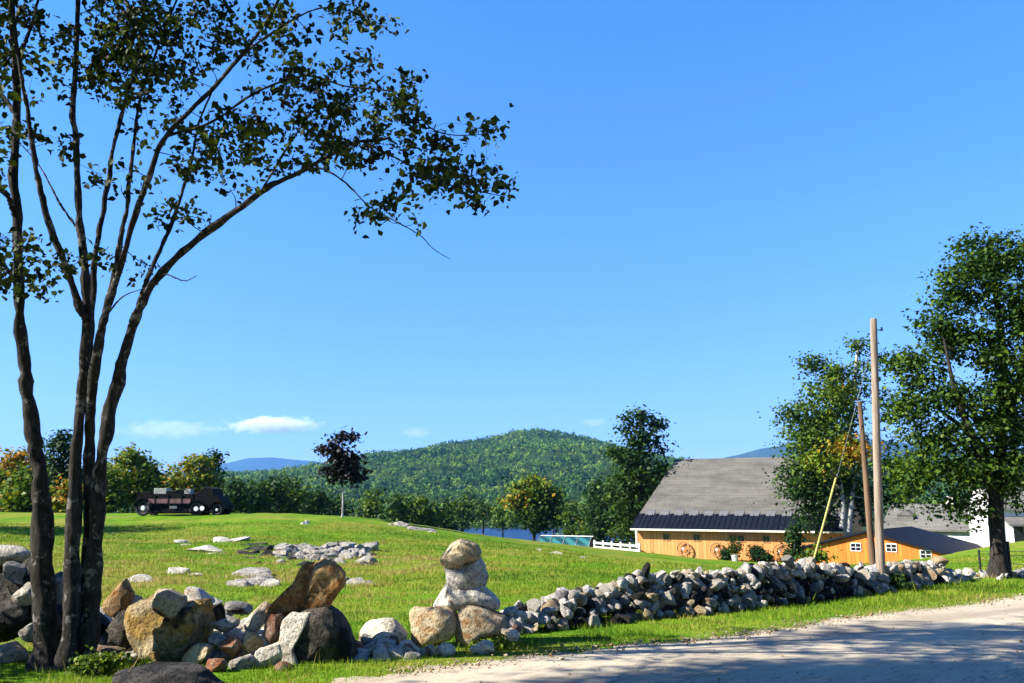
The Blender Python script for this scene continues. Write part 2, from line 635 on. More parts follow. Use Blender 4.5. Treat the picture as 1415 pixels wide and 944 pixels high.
def GT(x, y):
    """height of the built ground sheet (bilinear)"""
    x = np.atleast_1d(np.asarray(x, float)); y = np.atleast_1d(np.asarray(y, float))
    j = np.clip(np.searchsorted(_gx, x) - 1, 0, nj - 2); i = np.clip(np.searchsorted(_gy, y) - 1, 0, ni - 2)
    u = (x - _gx[j]) / (_gx[j + 1] - _gx[j]); v = (y - _gy[i]) / (_gy[i + 1] - _gy[i])
    return (_gz[i, j] * (1 - u) * (1 - v) + _gz[i, j + 1] * u * (1 - v) + _gz[i + 1, j] * (1 - u) * v + _gz[i + 1, j + 1] * u * v)


def gt(x, y):
    return float(GT([x], [y])[0])


# lake
lk = MB()
n = 48
lk.add([(-25 + 152 * math.cos(2 * PI * i / n) * (1 + .08 * math.sin(3 * i)), 460 + 88 * math.sin(2 * PI * i / n), VALLEY + .3) for i in range(n)], [tuple(range(n))])
ml, nt, b = newmat('lake_water')
b.inputs['Base Color'].default_value = (.004, .014, .06, 1); b.inputs['Roughness'].default_value = .3; b.inputs['Specular IOR Level'].default_value = .12
bump(nt, noise(nt, .35, 4, .6, coords(nt)), .35, .3, b)
tag(lk.build('lake', ml), kind='structure')

# ------------------------------------------------------------------ road
edge_px = [(300, 975), (480, 941), (560, 929), (700, 911), (860, 894), (1000, 880), (1100, 866), (1200, 851), (1330, 837), (1415, 826)]
edge = np.array([gp(*a)[:2] for a in edge_px])
edge = np.vstack([edge[0] + (edge[0] - edge[2]) * 6, edge[0] + (edge[0] - edge[2]) * 2.5, edge, edge[-1] + np.array([5, 2.6]), edge[-1] + np.array([16, 5.5]), edge[-1] + np.array([45, 8])])
E = spline(edge, 260)
T = np.gradient(E, axis=0); T /= np.linalg.norm(T, axis=1)[:, None]
NR = np.stack([T[:, 1], -T[:, 0]], -1)
cols = np.r_[0, .25, .6, np.linspace(1.1, 6.2, 9), 6.6, 7.0]
ev = (fbm2(np.arange(260) * .35, np.zeros(260), 5, 4) * .16)
RV = []
for k, cc in enumerate(cols):
    q = E + NR * (cc + (ev if k == 0 else ev * .3 if k == 1 else 0))[:, None] if k < 2 else E + NR * cc
    RV.append(np.c_[q, GT(q[:, 0], q[:, 1]) + (.006 if k in (0, len(cols) - 1) else .02)])
RV = np.stack(RV, 1)
nc = len(cols)
ii = (np.arange(259)[:, None] * nc + np.arange(nc - 1)[None]).ravel()
mr, nt, b = newmat('road_surface')
geo = nt.nodes.new('ShaderNodeNewGeometry').outputs['Position']
# streaks run along the road: rotate and squash the coordinates
rd = E[200] - E[60]
mp = N(nt, 'ShaderNodeMapping'); mp.vector_type = 'TEXTURE'
mp.inputs['Rotation'].default_value = (0, 0, math.atan2(rd[1], rd[0])); mp.inputs['Scale'].default_value = (5, 1, 1)
nt.links.new(geo, mp.inputs[0])
s1 = noise(nt, 1.1, 5, .6, mp.outputs[0]); s2 = noise(nt, 30, 4, .75, geo); s3 = noise(nt, .8, 5, .6, geo)
c = ramp(nt, s1, [(.3, (.32, .268, .19)), (.55, (.44, .375, .27)), (.75, (.51, .44, .32))])
c = mix(nt, c, ramp(nt, s2, [(.28, (.45, .45, .45)), (.5, (1, 1, 1)), (.75, (1.15, 1.15, 1.15))]), .65, 'MULTIPLY')
c = mix(nt, c, (.17, .135, .10), ramp(nt, s3, [(.56, (0, 0, 0)), (.74, (.6, .6, .6))]))
mp2 = N(nt, 'ShaderNodeMapping'); mp2.vector_type = 'TEXTURE'
mp2.inputs['Rotation'].default_value = (0, 0, math.atan2(rd[1], rd[0])); mp2.inputs['Scale'].default_value = (14, 1, 1)
nt.links.new(geo, mp2.inputs[0])
s4 = noise(nt, .75, 3, .5, mp2.outputs[0], .3)
c = mix(nt, c, (.20, .165, .125), ramp(nt, s4, [(.56, (0, 0, 0)), (.66, (.55, .55, .55)), (.72, (0, 0, 0))]))
s5 = noise(nt, .5, 6, .75, mp.outputs[0], 1.2)
c = mix(nt, c, (.09, .075, .06), ramp(nt, s5, [(.492, (0, 0, 0)), (.5, (.7, .7, .7)), (.508, (0, 0, 0))]))
nt.links.new(c, b.inputs['Base Color']); b.inputs['Roughness'].default_value = .9; b.inputs['Specular IOR Level'].default_value = .15
bump(nt, s2, .6, .012, b)
tag(mk('road', RV.reshape(-1, 3), [np.stack([ii, ii + nc, ii + nc + 1, ii + 1], -1)], mr, None, True), kind='structure')


def road_dist(x, y):
    """signed distance from the wall-side road edge (positive on the road)"""
    out = np.empty(len(x))
    for s in range(0, len(x), 20000):
        d = np.stack([x[s:s + 20000], y[s:s + 20000]], -1)[:, None] - E[None]
        k = np.argmin((d ** 2).sum(-1), 1)
        dd = d[np.arange(len(k)), k]
        out[s:s + 20000] = (dd * NR[k]).sum(-1)
    return out


# ------------------------------------------------------------------ grass
def blades(x, y, h, wd, tint, seed):
    r = np.random.default_rng(seed)
    n = len(x)
    z = GT(x, y) - .01
    a = r.uniform(0, 2 * PI, n)
    lean = r.uniform(.1, .75, n) * h
    la = r.uniform(0, 2 * PI, n)
    p = np.stack([x, y, z], -1)
    d = np.stack([np.cos(a), np.sin(a), np.zeros(n)], -1) * wd[:, None] * .5
    tip = p + np.stack([np.cos(la) * lean, np.sin(la) * lean, h], -1)
    v = np.stack([p - d, p + d, tip], 1).reshape(-1, 3)
    return v, np.arange(n * 3).reshape(n, 3), np.repeat(tint, 3)


GRASS = [(0, (.025, .06, .004)), (.35, (.08, .165, .008)), (.58, (.15, .235, .012)), (.76, (.26, .255, .035)), (1, (.34, .25, .09))]
M_GRASS = leaf_mat('grass_blade', GRASS, .3, .6)
n = 330000
r = np.random.default_rng(11)
y = 8.6 * (52 / 8.6) ** (r.random(n) ** .9)
x = (r.random(n) - .5) * 1.3 * (y + 1)
rdist = road_dist(x, y)
rdist_w = rdist
keep = (rdist < .12 + .25 * r.random(n) ** 3) | (rdist > 6.7)
x, y, rdist = x[keep], y[keep], rdist[keep]
field = rdist < -3.2
fn = fbm2(x * .35, y * .35, 21, 4)
fn2 = fbm2(x * 1.6, y * 1.6, 31, 3)
sc_ = np.clip(y / 14, .8, 3)
h = np.where(field, .03 + .04 * np.clip(fn2 + .5, 0, 1.5),   .035 + .05 * np.clip(fn2 + .4, 0, 1.4)) * (.7 + .6 * r.random(len(x))) * np.clip(sc_, 1, 1.5)
fn3 = fbm2(x * .9, y * 2.4, 77, 3)
tint = np.clip(.39 + .30 * fn + .20 * fn2 + .11 * r.normal(size=len(x)) + field * (.10 + .42 * smooth(.0, .7, fn3)) * smooth(52, 34, y), 0, 1)
lc = gp(390, 782)
tint = np.clip(tint + field * .30 * np.exp(-((x - lc[0]) / 8) ** 2 - ((y - lc[1]) / 7) ** 2) * np.clip(.6 + fn2, 0, 1.4), 0, 1)
pile = (x > -6.2) & (x < -.9 + .0 * y) & (y > 10.3 + .16 * (x + 6)) & (y < 12.4)
tint[pile] = np.clip(tint[pile] * .6 + .3 * r.random(pile.sum()), 0, 1)
tall = (r.random(len(x)) < .012) & (rdist > -3) & (fn2 > 0)
h[tall] *= 2.6; tint[tall] = np.clip(tint[tall] + .3, 0, 1)
dry = (rdist > -.55) & (r.random(len(x)) < .55)
tint[dry] = np.clip(tint[dry] + .28, 0, 1); h[dry] *= .7
v, f, t = blades(x, y, h, .012 * sc_ * (.7 + .6 * r.random(len(x))), tint, 5)
tag(mk('grass', v, [f], M_GRASS, None, False, t), 'short green and straw coloured grass of the field and roadside verge', 'grass', kind='stuff')

# loose gravel along the road edge
r = np.random.default_rng(61)
gv, gf, gk = [], [], 0
iv, if_ = ICO[2]
for _ in range(1900):
    k = int(r.integers(70, 215)); off = r.choice([r.normal() * .16 + .05, r.uniform(.2, 5.5)], p=[.85, .15])
    q = E[k] + (E[min(k + 1, 259)] - E[k]) * r.random() + NR[k] * off
    sz = r.uniform(.005, .014) if r.random() < .96 else r.uniform(.016, .03)
    gv.append(iv * (sz * r.uniform(.8, 1.4), sz, sz * .7) * (1 + .25 * vnoise(iv * 1.5 + r.random() * 50)[:, None]) + (q[0], q[1], gt(q[0], q[1]) + .022 + sz * .3)); gf.append(if_ + gk); gk += len(iv)
tag(mk('gravel', np.concatenate(gv), [np.concatenate(gf)], M_ROCK['tan'], None, True), 'loose pale gravel along the edge of the road', 'gravel', kind='stuff')

# ------------------------------------------------------------------ boulders of the tumbled wall (photo box, ground contact)
def box_rock(name, cx, cy, wpx, hpx, Yd, mat, seed, label, cat='stone', dep=.85, rot=(0, 0, 0), cuts=12, rough=.07, sharp=.5, group=None, shape=None, sub=4):
    c = P(cx, cy, Yd)
    s = S(Yd)
    o = rock(name, c, (wpx * s / 2, wpx * s / 2 * dep, hpx * s / 2), M_ROCK[mat], seed, rot, sub, cuts, rough, sharp, None, shape)
    if label:
        tag(o, label, cat, group)
    return o


def bent(v):            # right-leaning hooked stone
    v = v.copy()
    v[:, 0] += .35 * (v[:, 2] > 0) * v[:, 2] ** 2
    return v


def dome(v):
    v = v.copy()
    k = np.clip((v[:, 2] + 1) / 2, 0, 1)
    v[:, 0] *= 1.12 - .42 * k ** 1.6
    v[:, 1] *= 1.1 - .4 * k
    return v


def wedge(v):
    v = v.copy()
    k = np.clip((v[:, 2] + 1) / 2, 0, 1)
    v[:, 0] *= 1.15 - .75 * k
    return v


BR = box_rock


def outline_rock(name, pts, z0, Yd, mat, seed, label, dep=.8, cuts=7, rough=.05, sharp=.72, cat='stone', back=.0):
    """a boulder with a given front outline (pixels from the photo, zoom factor and origin in z0), its own depth and weathering"""
    sc, ox, oy = z0
    q = np.array([(ox + a / sc, oy + b_ / sc) for a, b_ in pts])
    c0 = (q.max(0) + q.min(0)) / 2
    s_ = S(Yd)
    u = (q - c0) * (s_, -s_)
    ang = np.arange(0, 2 * PI, 2 * PI / 180)
    # radius of the outline in every direction
    rad = np.zeros(180)
    nx = np.roll(u, -1, 0)
    for i, a in enumerate(ang):
        d = np.array([math.cos(a), math.sin(a)])
        best = 0
        for p_, n_ in zip(u, nx):
            e = n_ - p_
            den = d[0] * e[1] - d[1] * e[0]
            if abs(den) < 1e-12:
                continue
            t = (p_[0] * e[1] - p_[1] * e[0]) / den
            w_ = (p_[0] * d[1] - p_[1] * d[0]) / den
            if t > 0 and -1e-6 <= w_ <= 1 + 1e-6:
                best = max(best, t)
        rad[i] = best
    rad = (np.roll(rad, 1) + 2 * rad + np.roll(rad, -1)) / 4
    v, f = rock_pts(seed, 5, cuts, rough, sharp)
    a = np.arctan2(v[:, 2], v[:, 0]) % (2 * PI)
    rho = np.clip(np.hypot(v[:, 0], v[:, 2]), 0, 1.15)
    k = np.interp(a, np.r_[ang, 2 * PI], np.r_[rad, rad[0]])
    hw = (u[:, 0].max() - u[:, 0].min()) / 2
    r0_ = np.where(rho < 1, 1 - (1 - np.clip(rho, 0, 1)) ** 1.5, rho)
    h_ = r0_ * k / np.maximum(rho, 1e-6)
    o = mk(name, np.stack([v[:, 0] * h_, v[:, 1] * hw * dep, v[:, 2] * h_], -1), [f], M_ROCK[mat], None, True)
    o.data.set_sharp_from_angle(angle=R(30))
    c = P(c0[0], c0[1], Yd)
    o.location = c + (0, back, 0)
    return tag(o, label, cat)


OR = outline_rock
# the stone stack ("cairn")
ZC, ZB, ZL = (5.24, 560, 720), (4.625, 330, 740), (5.13, 130, 760)
OR('boulder', [(45, 860), (55, 670), (90, 640), (250, 625), (350, 665), (378, 720), (375, 800), (330, 850), (200, 890), (90, 945), (50, 920)], ZC, 12.15, 'tan', 101, 'squat tan boulder with dark pits under the left side of the cairn', .85)
OR('boulder', [(365, 790), (395, 640), (460, 605), (600, 630), (720, 690), (750, 740), (720, 815), (590, 840), (480, 910), (400, 945), (378, 890)], ZC, 12.2, 'tan', 112, 'smooth yellowish boulder under the right side of the cairn', .8, rough=.03)
OR('slab_stone', [(208, 620), (245, 545), (300, 455), (360, 480), (560, 468), (650, 540), (687, 590), (660, 640), (560, 622), (480, 608), (390, 635), (250, 638)], ZC, 12.35, 'pale', 103, 'wide pale slab lying across the two cairn boulders', .62)
OR('stone', [(288, 330), (370, 315), (450, 285), (530, 252), (570, 320), (597, 400), (584, 460), (540, 480), (440, 505), (360, 515), (308, 455)], ZC, 12.35, 'pale', 131, 'grey white block standing on the slab of the cairn', .8)
OR('stone', [(254, 290), (270, 240), (330, 160), (400, 135), (470, 145), (530, 172), (552, 230), (535, 280), (450, 300), (390, 345), (300, 345)], ZC, 12.3, 'tan', 105, 'rounded tan stone on the very top of the cairn', .85)
BR('stone', 600, 908, 22, 12, 11.6, 'pale', 106, 'small white stone lying in grass below the left cairn boulder', sub=3)
BR('stone', 654, 903, 18, 10, 11.7, 'pale', 107, 'small white stone lying in grass below the right cairn boulder', sub=3)
BR('boulder', 530, 878, 64, 46, 12.0, 'pale', 108, 'rounded white boulder between the black boulder and the cairn', dep=.85, cuts=6, sharp=.8, rough=.03)
BR('slab_stone', 522, 908, 62, 14, 11.5, 'pale', 109, 'long flat white stone below the rounded white boulder', dep=.5, rot=(0, -.28, .2))
BR('stone', 505, 898, 26, 16, 11.6, 'dark', 110, 'small dark stone wedged left under the rounded white boulder', sub=3)
BR('stone', 560, 902, 26, 24, 11.8, 'tan', 111, 'small tan stone leaning between white boulder and cairn', rot=(0, .5, 0), sub=3)
# black boulder with the hooked stone on it
OR('boulder', [(330, 640), (360, 520), (450, 475), (560, 462), (640, 515), (700, 610), (742, 740), (745, 880), (560, 905), (400, 930), (335, 850)], ZB, 11.1, 'dark', 120, 'big black dome shaped boulder carrying the brown hooked stones', .85, rough=.08, cat='boulder')
OR('boulder', [(250, 680), (275, 560), (330, 512), (440, 515), (450, 560), (380, 640), (345, 760), (430, 880), (410, 930), (340, 925), (290, 830)], ZB, 10.85, 'pale', 121, 'upright cream grey stone against the left face of the black boulder', .6)
OR('hooked_stone', [(180, 480), (250, 405), (320, 335), (380, 270), (400, 200), (440, 168), (515, 172), (530, 260), (515, 400), (470, 497), (300, 502)], ZB, 11.25, 'brown', 207, 'brown wedge stone sloping up on top of the black boulder', .6, cuts=9, rough=.11, sharp=.62)
OR('hooked_stone', [(455, 300), (480, 200), (520, 172), (580, 160), (655, 188), (692, 240), (680, 315), (620, 385), (565, 480), (470, 500), (430, 440)], ZB, 11.05, 'brown', 233, 'brown hooked stone rearing up rightmost on the black boulder', .6, cuts=9, rough=.11, sharp=.62)
BR('slab_stone', 356, 855, 26, 50, 11.3, 'pale', 124, 'pale slab leaning diagonally left of the black boulder', dep=.9, rot=(0, .5, .2))
BR('stone', 379, 868, 30, 42, 10.9, 'rust', 125, 'orange pink stone beside the upright cream stone', dep=.8, rot=(0, .3, 0))
BR('stone', 348, 886, 30, 28, 10.9, 'tan', 126, 'cream yellow block below the diagonal pale slab', dep=.9)
BR('slab_stone', 371, 906, 36, 38, 10.6, 'pale', 127, 'pale flat faced stone leaning low before the black boulder', dep=.6, rot=(.2, .5, .2))
BR('stone', 336, 919, 34, 26, 10.5, 'grey', 128, 'streaked white grey stone low in the pile', rot=(0, -.5, 0))
BR('stone', 392, 924, 24, 18, 10.4, 'rust', 129, 'small rusty stone at the foot of the black boulder', sub=3)
BR('slab_stone', 328, 841, 40, 18, 11.6, 'grey', 130, 'flat grey stone with a dark underside on the pile top', dep=.9, rot=(0, .12, .1))
# big lichen boulder and its neighbours
OR('boulder', [(270, 600), (275, 430), (380, 370), (520, 400), (640, 395), (750, 400), (800, 520), (805, 650), (700, 750), (600, 800), (480, 815), (380, 790)], ZL, 11.2, 'moss', 140, 'large ochre lichen covered boulder right of the tree stems', .85, rough=.12, cuts=10, cat='boulder')
OR('slab_stone', [(380, 355), (450, 282), (540, 282), (640, 335), (645, 470), (600, 500), (490, 420), (400, 410)], ZL, 10.95, 'tan', 141, 'tan topped slab lying on the ochre lichen boulder', .75)
OR('stone', [(75, 375), (210, 208), (285, 300), (240, 440), (170, 480), (90, 430)], ZL, 11.4, 'brown', 142, 'pointed square brown stone standing beside the tree stems', .6, rough=.03)
OR('standing_stone', [(640, 310), (660, 270), (730, 278), (820, 340), (905, 380), (850, 405), (805, 470), (812, 595), (775, 575), (750, 440), (690, 345)], ZL, 11.5, 'pale', 144, 'tall white angular stone leaning right of the lichen boulder', .8)
BR('stone', 189, 834, 30, 26, 11.5, 'pale', 143, 'small white stone beside the pointed brown stone', dep=.8, sub=3)
BR('stone', 297, 850, 32, 38, 11.6, 'dark', 145, 'dark stone behind the tall white angular stone', dep=.9)
BR('slab_stone', 312, 864, 40, 18, 11.2, 'pale', 146, 'white flat stone below the dark stone', dep=.8, rot=(0, -.2, 0))
BR('stone', 274, 903, 40, 24, 10.75, 'tan', 147, 'yellowish white stone low between lichen boulder and front boulder', dep=.7, rot=(0, -.3, 0))
BR('stone', 302, 888, 30, 22, 10.9, 'grey', 148, 'grey white stone in the gap right of the lichen boulder', rot=(0, .4, 0))
BR('stone', 318, 893, 30, 30, 10.8, 'rust', 149, 'reddish stone in the pile right of the lichen boulder', rot=(0, .2, .3))
BR('stone', 300, 920, 30, 20, 10.3, 'rust', 150, 'red brown stone low beside the front boulder', sub=3)
BR('boulder', 238, 952, 160, 66, 9.6, 'dark', 151, 'low grey black boulder in front at the bottom edge of the photo', dep=.75, cuts=9, rough=.07, sub=5, sharp=.75)
BR('stone', 150, 904, 40, 26, 10.85, 'rust', 152, 'pinkish stone lying in weeds right of the tree stems', dep=.8)
BR('boulder', 168, 872, 44, 58, 11.35, 'dark', 153, 'dark shaded boulder between tree stems and lichen boulder', dep=.9)
# shaded stones behind the two trees
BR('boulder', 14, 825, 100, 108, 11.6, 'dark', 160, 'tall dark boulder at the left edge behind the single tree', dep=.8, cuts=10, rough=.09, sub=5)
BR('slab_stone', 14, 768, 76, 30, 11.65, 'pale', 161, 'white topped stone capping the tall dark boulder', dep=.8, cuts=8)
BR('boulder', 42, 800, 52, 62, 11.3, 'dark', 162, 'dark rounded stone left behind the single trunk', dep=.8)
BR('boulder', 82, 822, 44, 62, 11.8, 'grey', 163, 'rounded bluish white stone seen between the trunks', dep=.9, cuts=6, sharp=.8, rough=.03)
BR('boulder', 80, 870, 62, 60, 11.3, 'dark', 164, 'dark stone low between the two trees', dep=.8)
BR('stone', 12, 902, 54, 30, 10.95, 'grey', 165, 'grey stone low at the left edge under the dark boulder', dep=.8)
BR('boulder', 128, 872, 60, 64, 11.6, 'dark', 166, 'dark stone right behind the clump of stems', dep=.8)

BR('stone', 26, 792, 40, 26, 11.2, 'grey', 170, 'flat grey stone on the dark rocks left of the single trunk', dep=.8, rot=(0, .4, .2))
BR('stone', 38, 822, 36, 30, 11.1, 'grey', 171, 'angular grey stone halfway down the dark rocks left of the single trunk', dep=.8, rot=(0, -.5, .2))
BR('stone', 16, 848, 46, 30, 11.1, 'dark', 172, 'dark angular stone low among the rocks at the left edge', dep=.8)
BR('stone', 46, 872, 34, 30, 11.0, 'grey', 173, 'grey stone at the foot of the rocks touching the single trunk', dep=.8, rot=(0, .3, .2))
# small filler stones nobody can tell apart
fill = []
for k in range(150):
    u = random.random() if k < 60 else random.choice([random.uniform(.2, .44), random.uniform(.2, .44), random.uniform(.62, .78), random.uniform(-.06, .02)])
    cx = 180 + 500 * u
    lo = 925 - 40 * max(0, u - .25)
    cy = random.uniform(852 + 18 * (u > .6) + (30 if u > .62 else 0), lo)
    Yd = 12.6 - (cy - 850) / 75 * 1.7
    sz = random.uniform(12, 30)
    fill.append((cx, cy, sz, Yd))
for k in range(84):      # bigger ones making the bank continuous
    z_ = [(285, 400, 862, 925), (285, 400, 862, 925), (488, 572, 886, 914), (96, 182, 850, 905), (176, 215, 880, 915), (700, 722, 850, 880)][k % 6]
    cx, cy = random.uniform(*z_[:2]), random.uniform(*z_[2:])
    fill.append((cx, cy, random.uniform(24, 42) * (1 if k % 6 != 5 else .7), 12.5 - (cy - 850) / 75 * 1.6))
for k, (cx, cy, sz, Yd) in enumerate(fill):
    p = P(cx, cy, Yd)
    if p[2] > g(p[0], p[1]) + .42:
        continue
    if 470 < cx < 575 and cy < 884 or 575 < cx < 700 and cy < 890 and sz > 10:
        continue
    BR('fieldstone', cx, cy, sz, sz * random.uniform(.55, .95), Yd, random.choice(['pale', 'grey', 'pale', 'tan', 'rust', 'pale']), 300 + k,
       'small fieldstone filling a gap low in the tumbled stone pile', 'stone', group='small filler stones of the tumbled pile', sub=3,
       rot=(0, random.uniform(-.5, .5), random.uniform(0, 3)))

# ------------------------------------------------------------------ dry stone wall along the road
wall_px = [(712, 876, 845), (745, 872, 838), (780, 868, 828), (800, 864, 812), (850, 858, 806), (885, 855, 800), (905, 851, 793), (950, 848, 791), (1000, 843, 786),
           (1050, 838, 781), (1100, 831, 772), (1150, 825, 776), (1200, 820, 779), (1250, 814, 774), (1305, 806, 768), (1322, 804, 788), (1350, 802, 790), (1385, 800, 787), (1440, 795, 782), (1500, 791, 778)]
wb = np.array([gp(a, b_) for a, b_, _ in wall_px])
wh = np.array([(b_ - c_ - (13 if 1080 < a < 1320 else 9 if a > 770 else 5)) * y_ / FPX for (a, b_, c_), y_ in zip(wall_px, wb[:, 1])])
wr = thing('stone_wall', tuple(wb[6]), 'long dry stone wall of pale fieldstones running right along the road verge', 'wall')
org = wb[6]
seg = np.r_[0, np.cumsum(np.linalg.norm(np.diff(wb[:, :2], axis=0), axis=1))]
stones = []
r = np.random.default_rng(77)
s = 0.05
while s < seg[-1]:
    bx, by = np.interp(s, seg, wb[:, 0]), np.interp(s, seg, wb[:, 1])
    hh = np.interp(s, seg, wh)
    k = min(np.searchsorted(seg, s), len(seg) - 1); k = max(k, 1)
    t = (wb[k, :2] - wb[k - 1, :2]); t /= np.linalg.norm(t)
    nrm = np.array([-t[1], t[0]])
    step = .15 * (1 + s / 40)
    for row, off in enumerate((-.02, .46, .22)):
        z = .05
        while z < hh - .02:
            sz = r.uniform(.055, .125) * (1 + s / 40) * r.choice([.9, 1, 1, 1.3])
            top = z > hh - .24
            batter = ((z / max(hh, .3)) * .42 - .22) * (1 if row == 0 else -1 if row == 1 else 0)
            q = np.array([bx, by]) + nrm * (off + batter + r.normal() * .05) + t * r.normal() * .06
            if row < 2 or top:
                stones.append((q[0], q[1], min(z, hh - sz * .75) + (r.uniform(-.03, .10) if top else 0), sz * r.uniform(.8, 1.5), sz * r.uniform(.7, 1.1), sz * r.uniform(.5, 1.05), row, top))
            z += sz * 1.25
    s += step
# standing stones on the wall crest
for cx, cy, wp, hp in ((892, 790, 10, 24), (884, 796, 10, 16), (1087, 774, 16, 14), (1120, 776, 12, 12), (1300, 776, 22, 14)):
    k = np.interp(cx, [a[0] for a in wall_px], wb[:, 1]) + .3
    p = P(cx, cy, k); s_ = S(k)
    stones.append((p[0], p[1], p[2] - gt(p[0], p[1]), wp * s_ / 2, wp * s_ / 2, hp * s_ / 2, 0, True))
vis = sorted(range(len(stones)), key=lambda i: -(stones[i][3] * stones[i][5] / stones[i][1] ** 2 * (1.0 if stones[i][6] == 0 else .55 if stones[i][7] else .05)))
part_ids = set(vis[:94]) | set(range(len(stones) - 5, len(stones)))
variants = [rock_pts(500 + k, 3, 13, .10, .38 + .2 * (k % 3) / 2) for k in range(24)]
vmesh = {}
RVs, RF, RM, kk = [], [], [], 0
for i, (x_, y_, z_, a_, b_, c_, row, top) in enumerate(stones):
    vi = int(r.integers(24)); rot = Euler((r.normal() * .5, r.normal() * .5, r.uniform(0, 6.28))); tone = (('pale', 'pale', 'pale', 'tan', 'pale', 'grey', 'pale', 'pale', 'dark') if top else ('dark', 'grey', 'dark', 'pale', 'dark', 'grey', 'tan', 'dark', 'pale'))[int(r.integers(9))]  # sunlit top and shaded front put into stone colour: pale caps, mostly dark body
    if i >= len(stones) - 5:
        rot = Euler((0, [.35, -.3, 0, .2, 0][i - len(stones) + 5], .4))
    loc = np.array([x_, y_, gt(x_, y_) + z_]) - org
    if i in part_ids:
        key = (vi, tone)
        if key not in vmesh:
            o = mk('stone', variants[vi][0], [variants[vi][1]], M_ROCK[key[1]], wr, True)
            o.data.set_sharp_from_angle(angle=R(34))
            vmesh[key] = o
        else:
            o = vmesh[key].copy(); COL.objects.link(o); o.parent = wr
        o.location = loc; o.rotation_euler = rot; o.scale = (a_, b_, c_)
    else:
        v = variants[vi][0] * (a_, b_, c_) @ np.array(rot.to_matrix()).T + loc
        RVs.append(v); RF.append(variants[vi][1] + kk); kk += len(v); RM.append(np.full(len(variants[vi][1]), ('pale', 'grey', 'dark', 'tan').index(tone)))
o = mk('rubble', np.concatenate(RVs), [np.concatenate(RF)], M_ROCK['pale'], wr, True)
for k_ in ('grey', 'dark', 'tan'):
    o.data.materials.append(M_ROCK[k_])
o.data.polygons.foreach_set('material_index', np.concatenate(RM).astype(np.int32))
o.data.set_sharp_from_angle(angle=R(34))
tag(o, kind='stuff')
print('wall stones', len(stones))

# ------------------------------------------------------------------ rock ledges in the field
def ledge(name, slabs, label, mat, seed):
    """slabs: (px, py, wpx, hpx); one outcrop mesh, half buried"""
    r = np.random.default_rng(seed)
    vs, fs, k = [], [], 0
    c0 = gp(slabs[0][0], slabs[0][1])
    if len(slabs) > 1:      # the bedrock the slabs break out of, just under the turf
        cc = np.array([gp(a, b_) for a, b_, _, _ in slabs])
        lo_, hi_ = cc.min(0), cc.max(0)
        v, f = rock_pts(seed + 99, 4, 6, .05, .8)
        m_ = (lo_ + hi_) / 2
        v = v * ((hi_[0] - lo_[0]) / 2 + .25, (hi_[1] - lo_[1]) / 2 + .25, .18) * (.9, .9, 1) + m_ - c0 + (0, 0, -.21)
        vs.append(v); fs.append(f); k = len(v)
    for i, (px, py, wp, hp) in enumerate(slabs):
        c = gp(px, py + hp * .3); s_ = S(c[1])
        v, f = rock_pts(seed + i, 4, 14, .12, .36)
        v = v * (wp * s_ / 2, wp * s_ / 2 * r.uniform(.6, 1.0), max(.1, hp * s_ * .78))
        v = v @ np.array(Euler((r.uniform(.0, .3), r.uniform(-.2, .2), r.uniform(-.5, .5))).to_matrix()).T
        vs.append(v + (c - c0) + (0, 0, -.05)); fs.append(f + k); k += len(v)
    o = mk(name, np.concatenate(vs), [np.concatenate(fs)], M_ROCK[mat], None, True)
    o.data.set_sharp_from_angle(angle=R(34))
    o.location = c0
    return tag(o, label, 'rock')


ledge('rock_ledge', [(290, 757, 60, 9), (265, 752, 38, 7), (312, 750, 44, 7), (325, 745, 40, 5), (297, 764, 30, 6), (252, 748, 22, 5)], 'flat pale bedrock ledge in the field behind the lichen boulder', 'pale', 700)
ledge('rock_ledge', [(243, 789, 40, 13), (270, 793, 24, 8)], 'single smooth white slab sticking out of the field grass', 'pale', 720)
ledge('rock_ledge', [(350, 803, 66, 16), (345, 792, 60, 8), (372, 806, 40, 14), (330, 806, 34, 14)], 'layered grey rock ledge in the field right of the white slab', 'grey', 740)
rr = np.random.default_rng(3)
ledge('rock_ledge', [(385 + 125 * rr.random(), 752 + 24 * rr.random(), 16 + 24 * rr.random(), 8 + 9 * rr.random()) for _ in range(52)] + [(400, 756, 46, 10), (470, 758, 50, 14), (365, 752, 30, 7)],
      'broad jumbled ledge of broken grey rock in the middle of the field', 'grey', 760)
ledge('rock_ledge', [(340 + 180 * rr.random(), 751 + 30 * rr.random(), 14 + 22 * rr.random(), 5 + 5 * rr.random()) for _ in range(44)], 'dark broken bedrock showing between the pale blocks of the jumbled ledge', 'dark', 860)
ledge('rock_ledge', [(490, 803, 36, 14), (510, 805, 26, 9), (476, 800, 20, 12)], 'small grey rock beside the brown hooked stone in the field', 'grey', 800)
ledge('rock_ledge', [(195, 803, 46, 6), (180, 802, 20, 4)], 'thin flush rock strip in the grass behind the pointed brown stone', 'pale', 820)
ledge('stone', [(422, 722, 12, 8)], 'small pale stone on the field crest left of the maroon sapling', 'pale', 840)
ledge('rock_ledge', [(548, 723, 34, 7), (575, 730, 30, 5), (596, 734, 20, 4)], 'low pale stone row along the field crest right of the maroon sapling', 'grey', 850)
ledge('rock_ledge', [(770, 764, 26, 7), (800, 770, 20, 5), (745, 760, 16, 5)], 'low dark rock just breaking the grass right of the cairn', 'grey', 870)

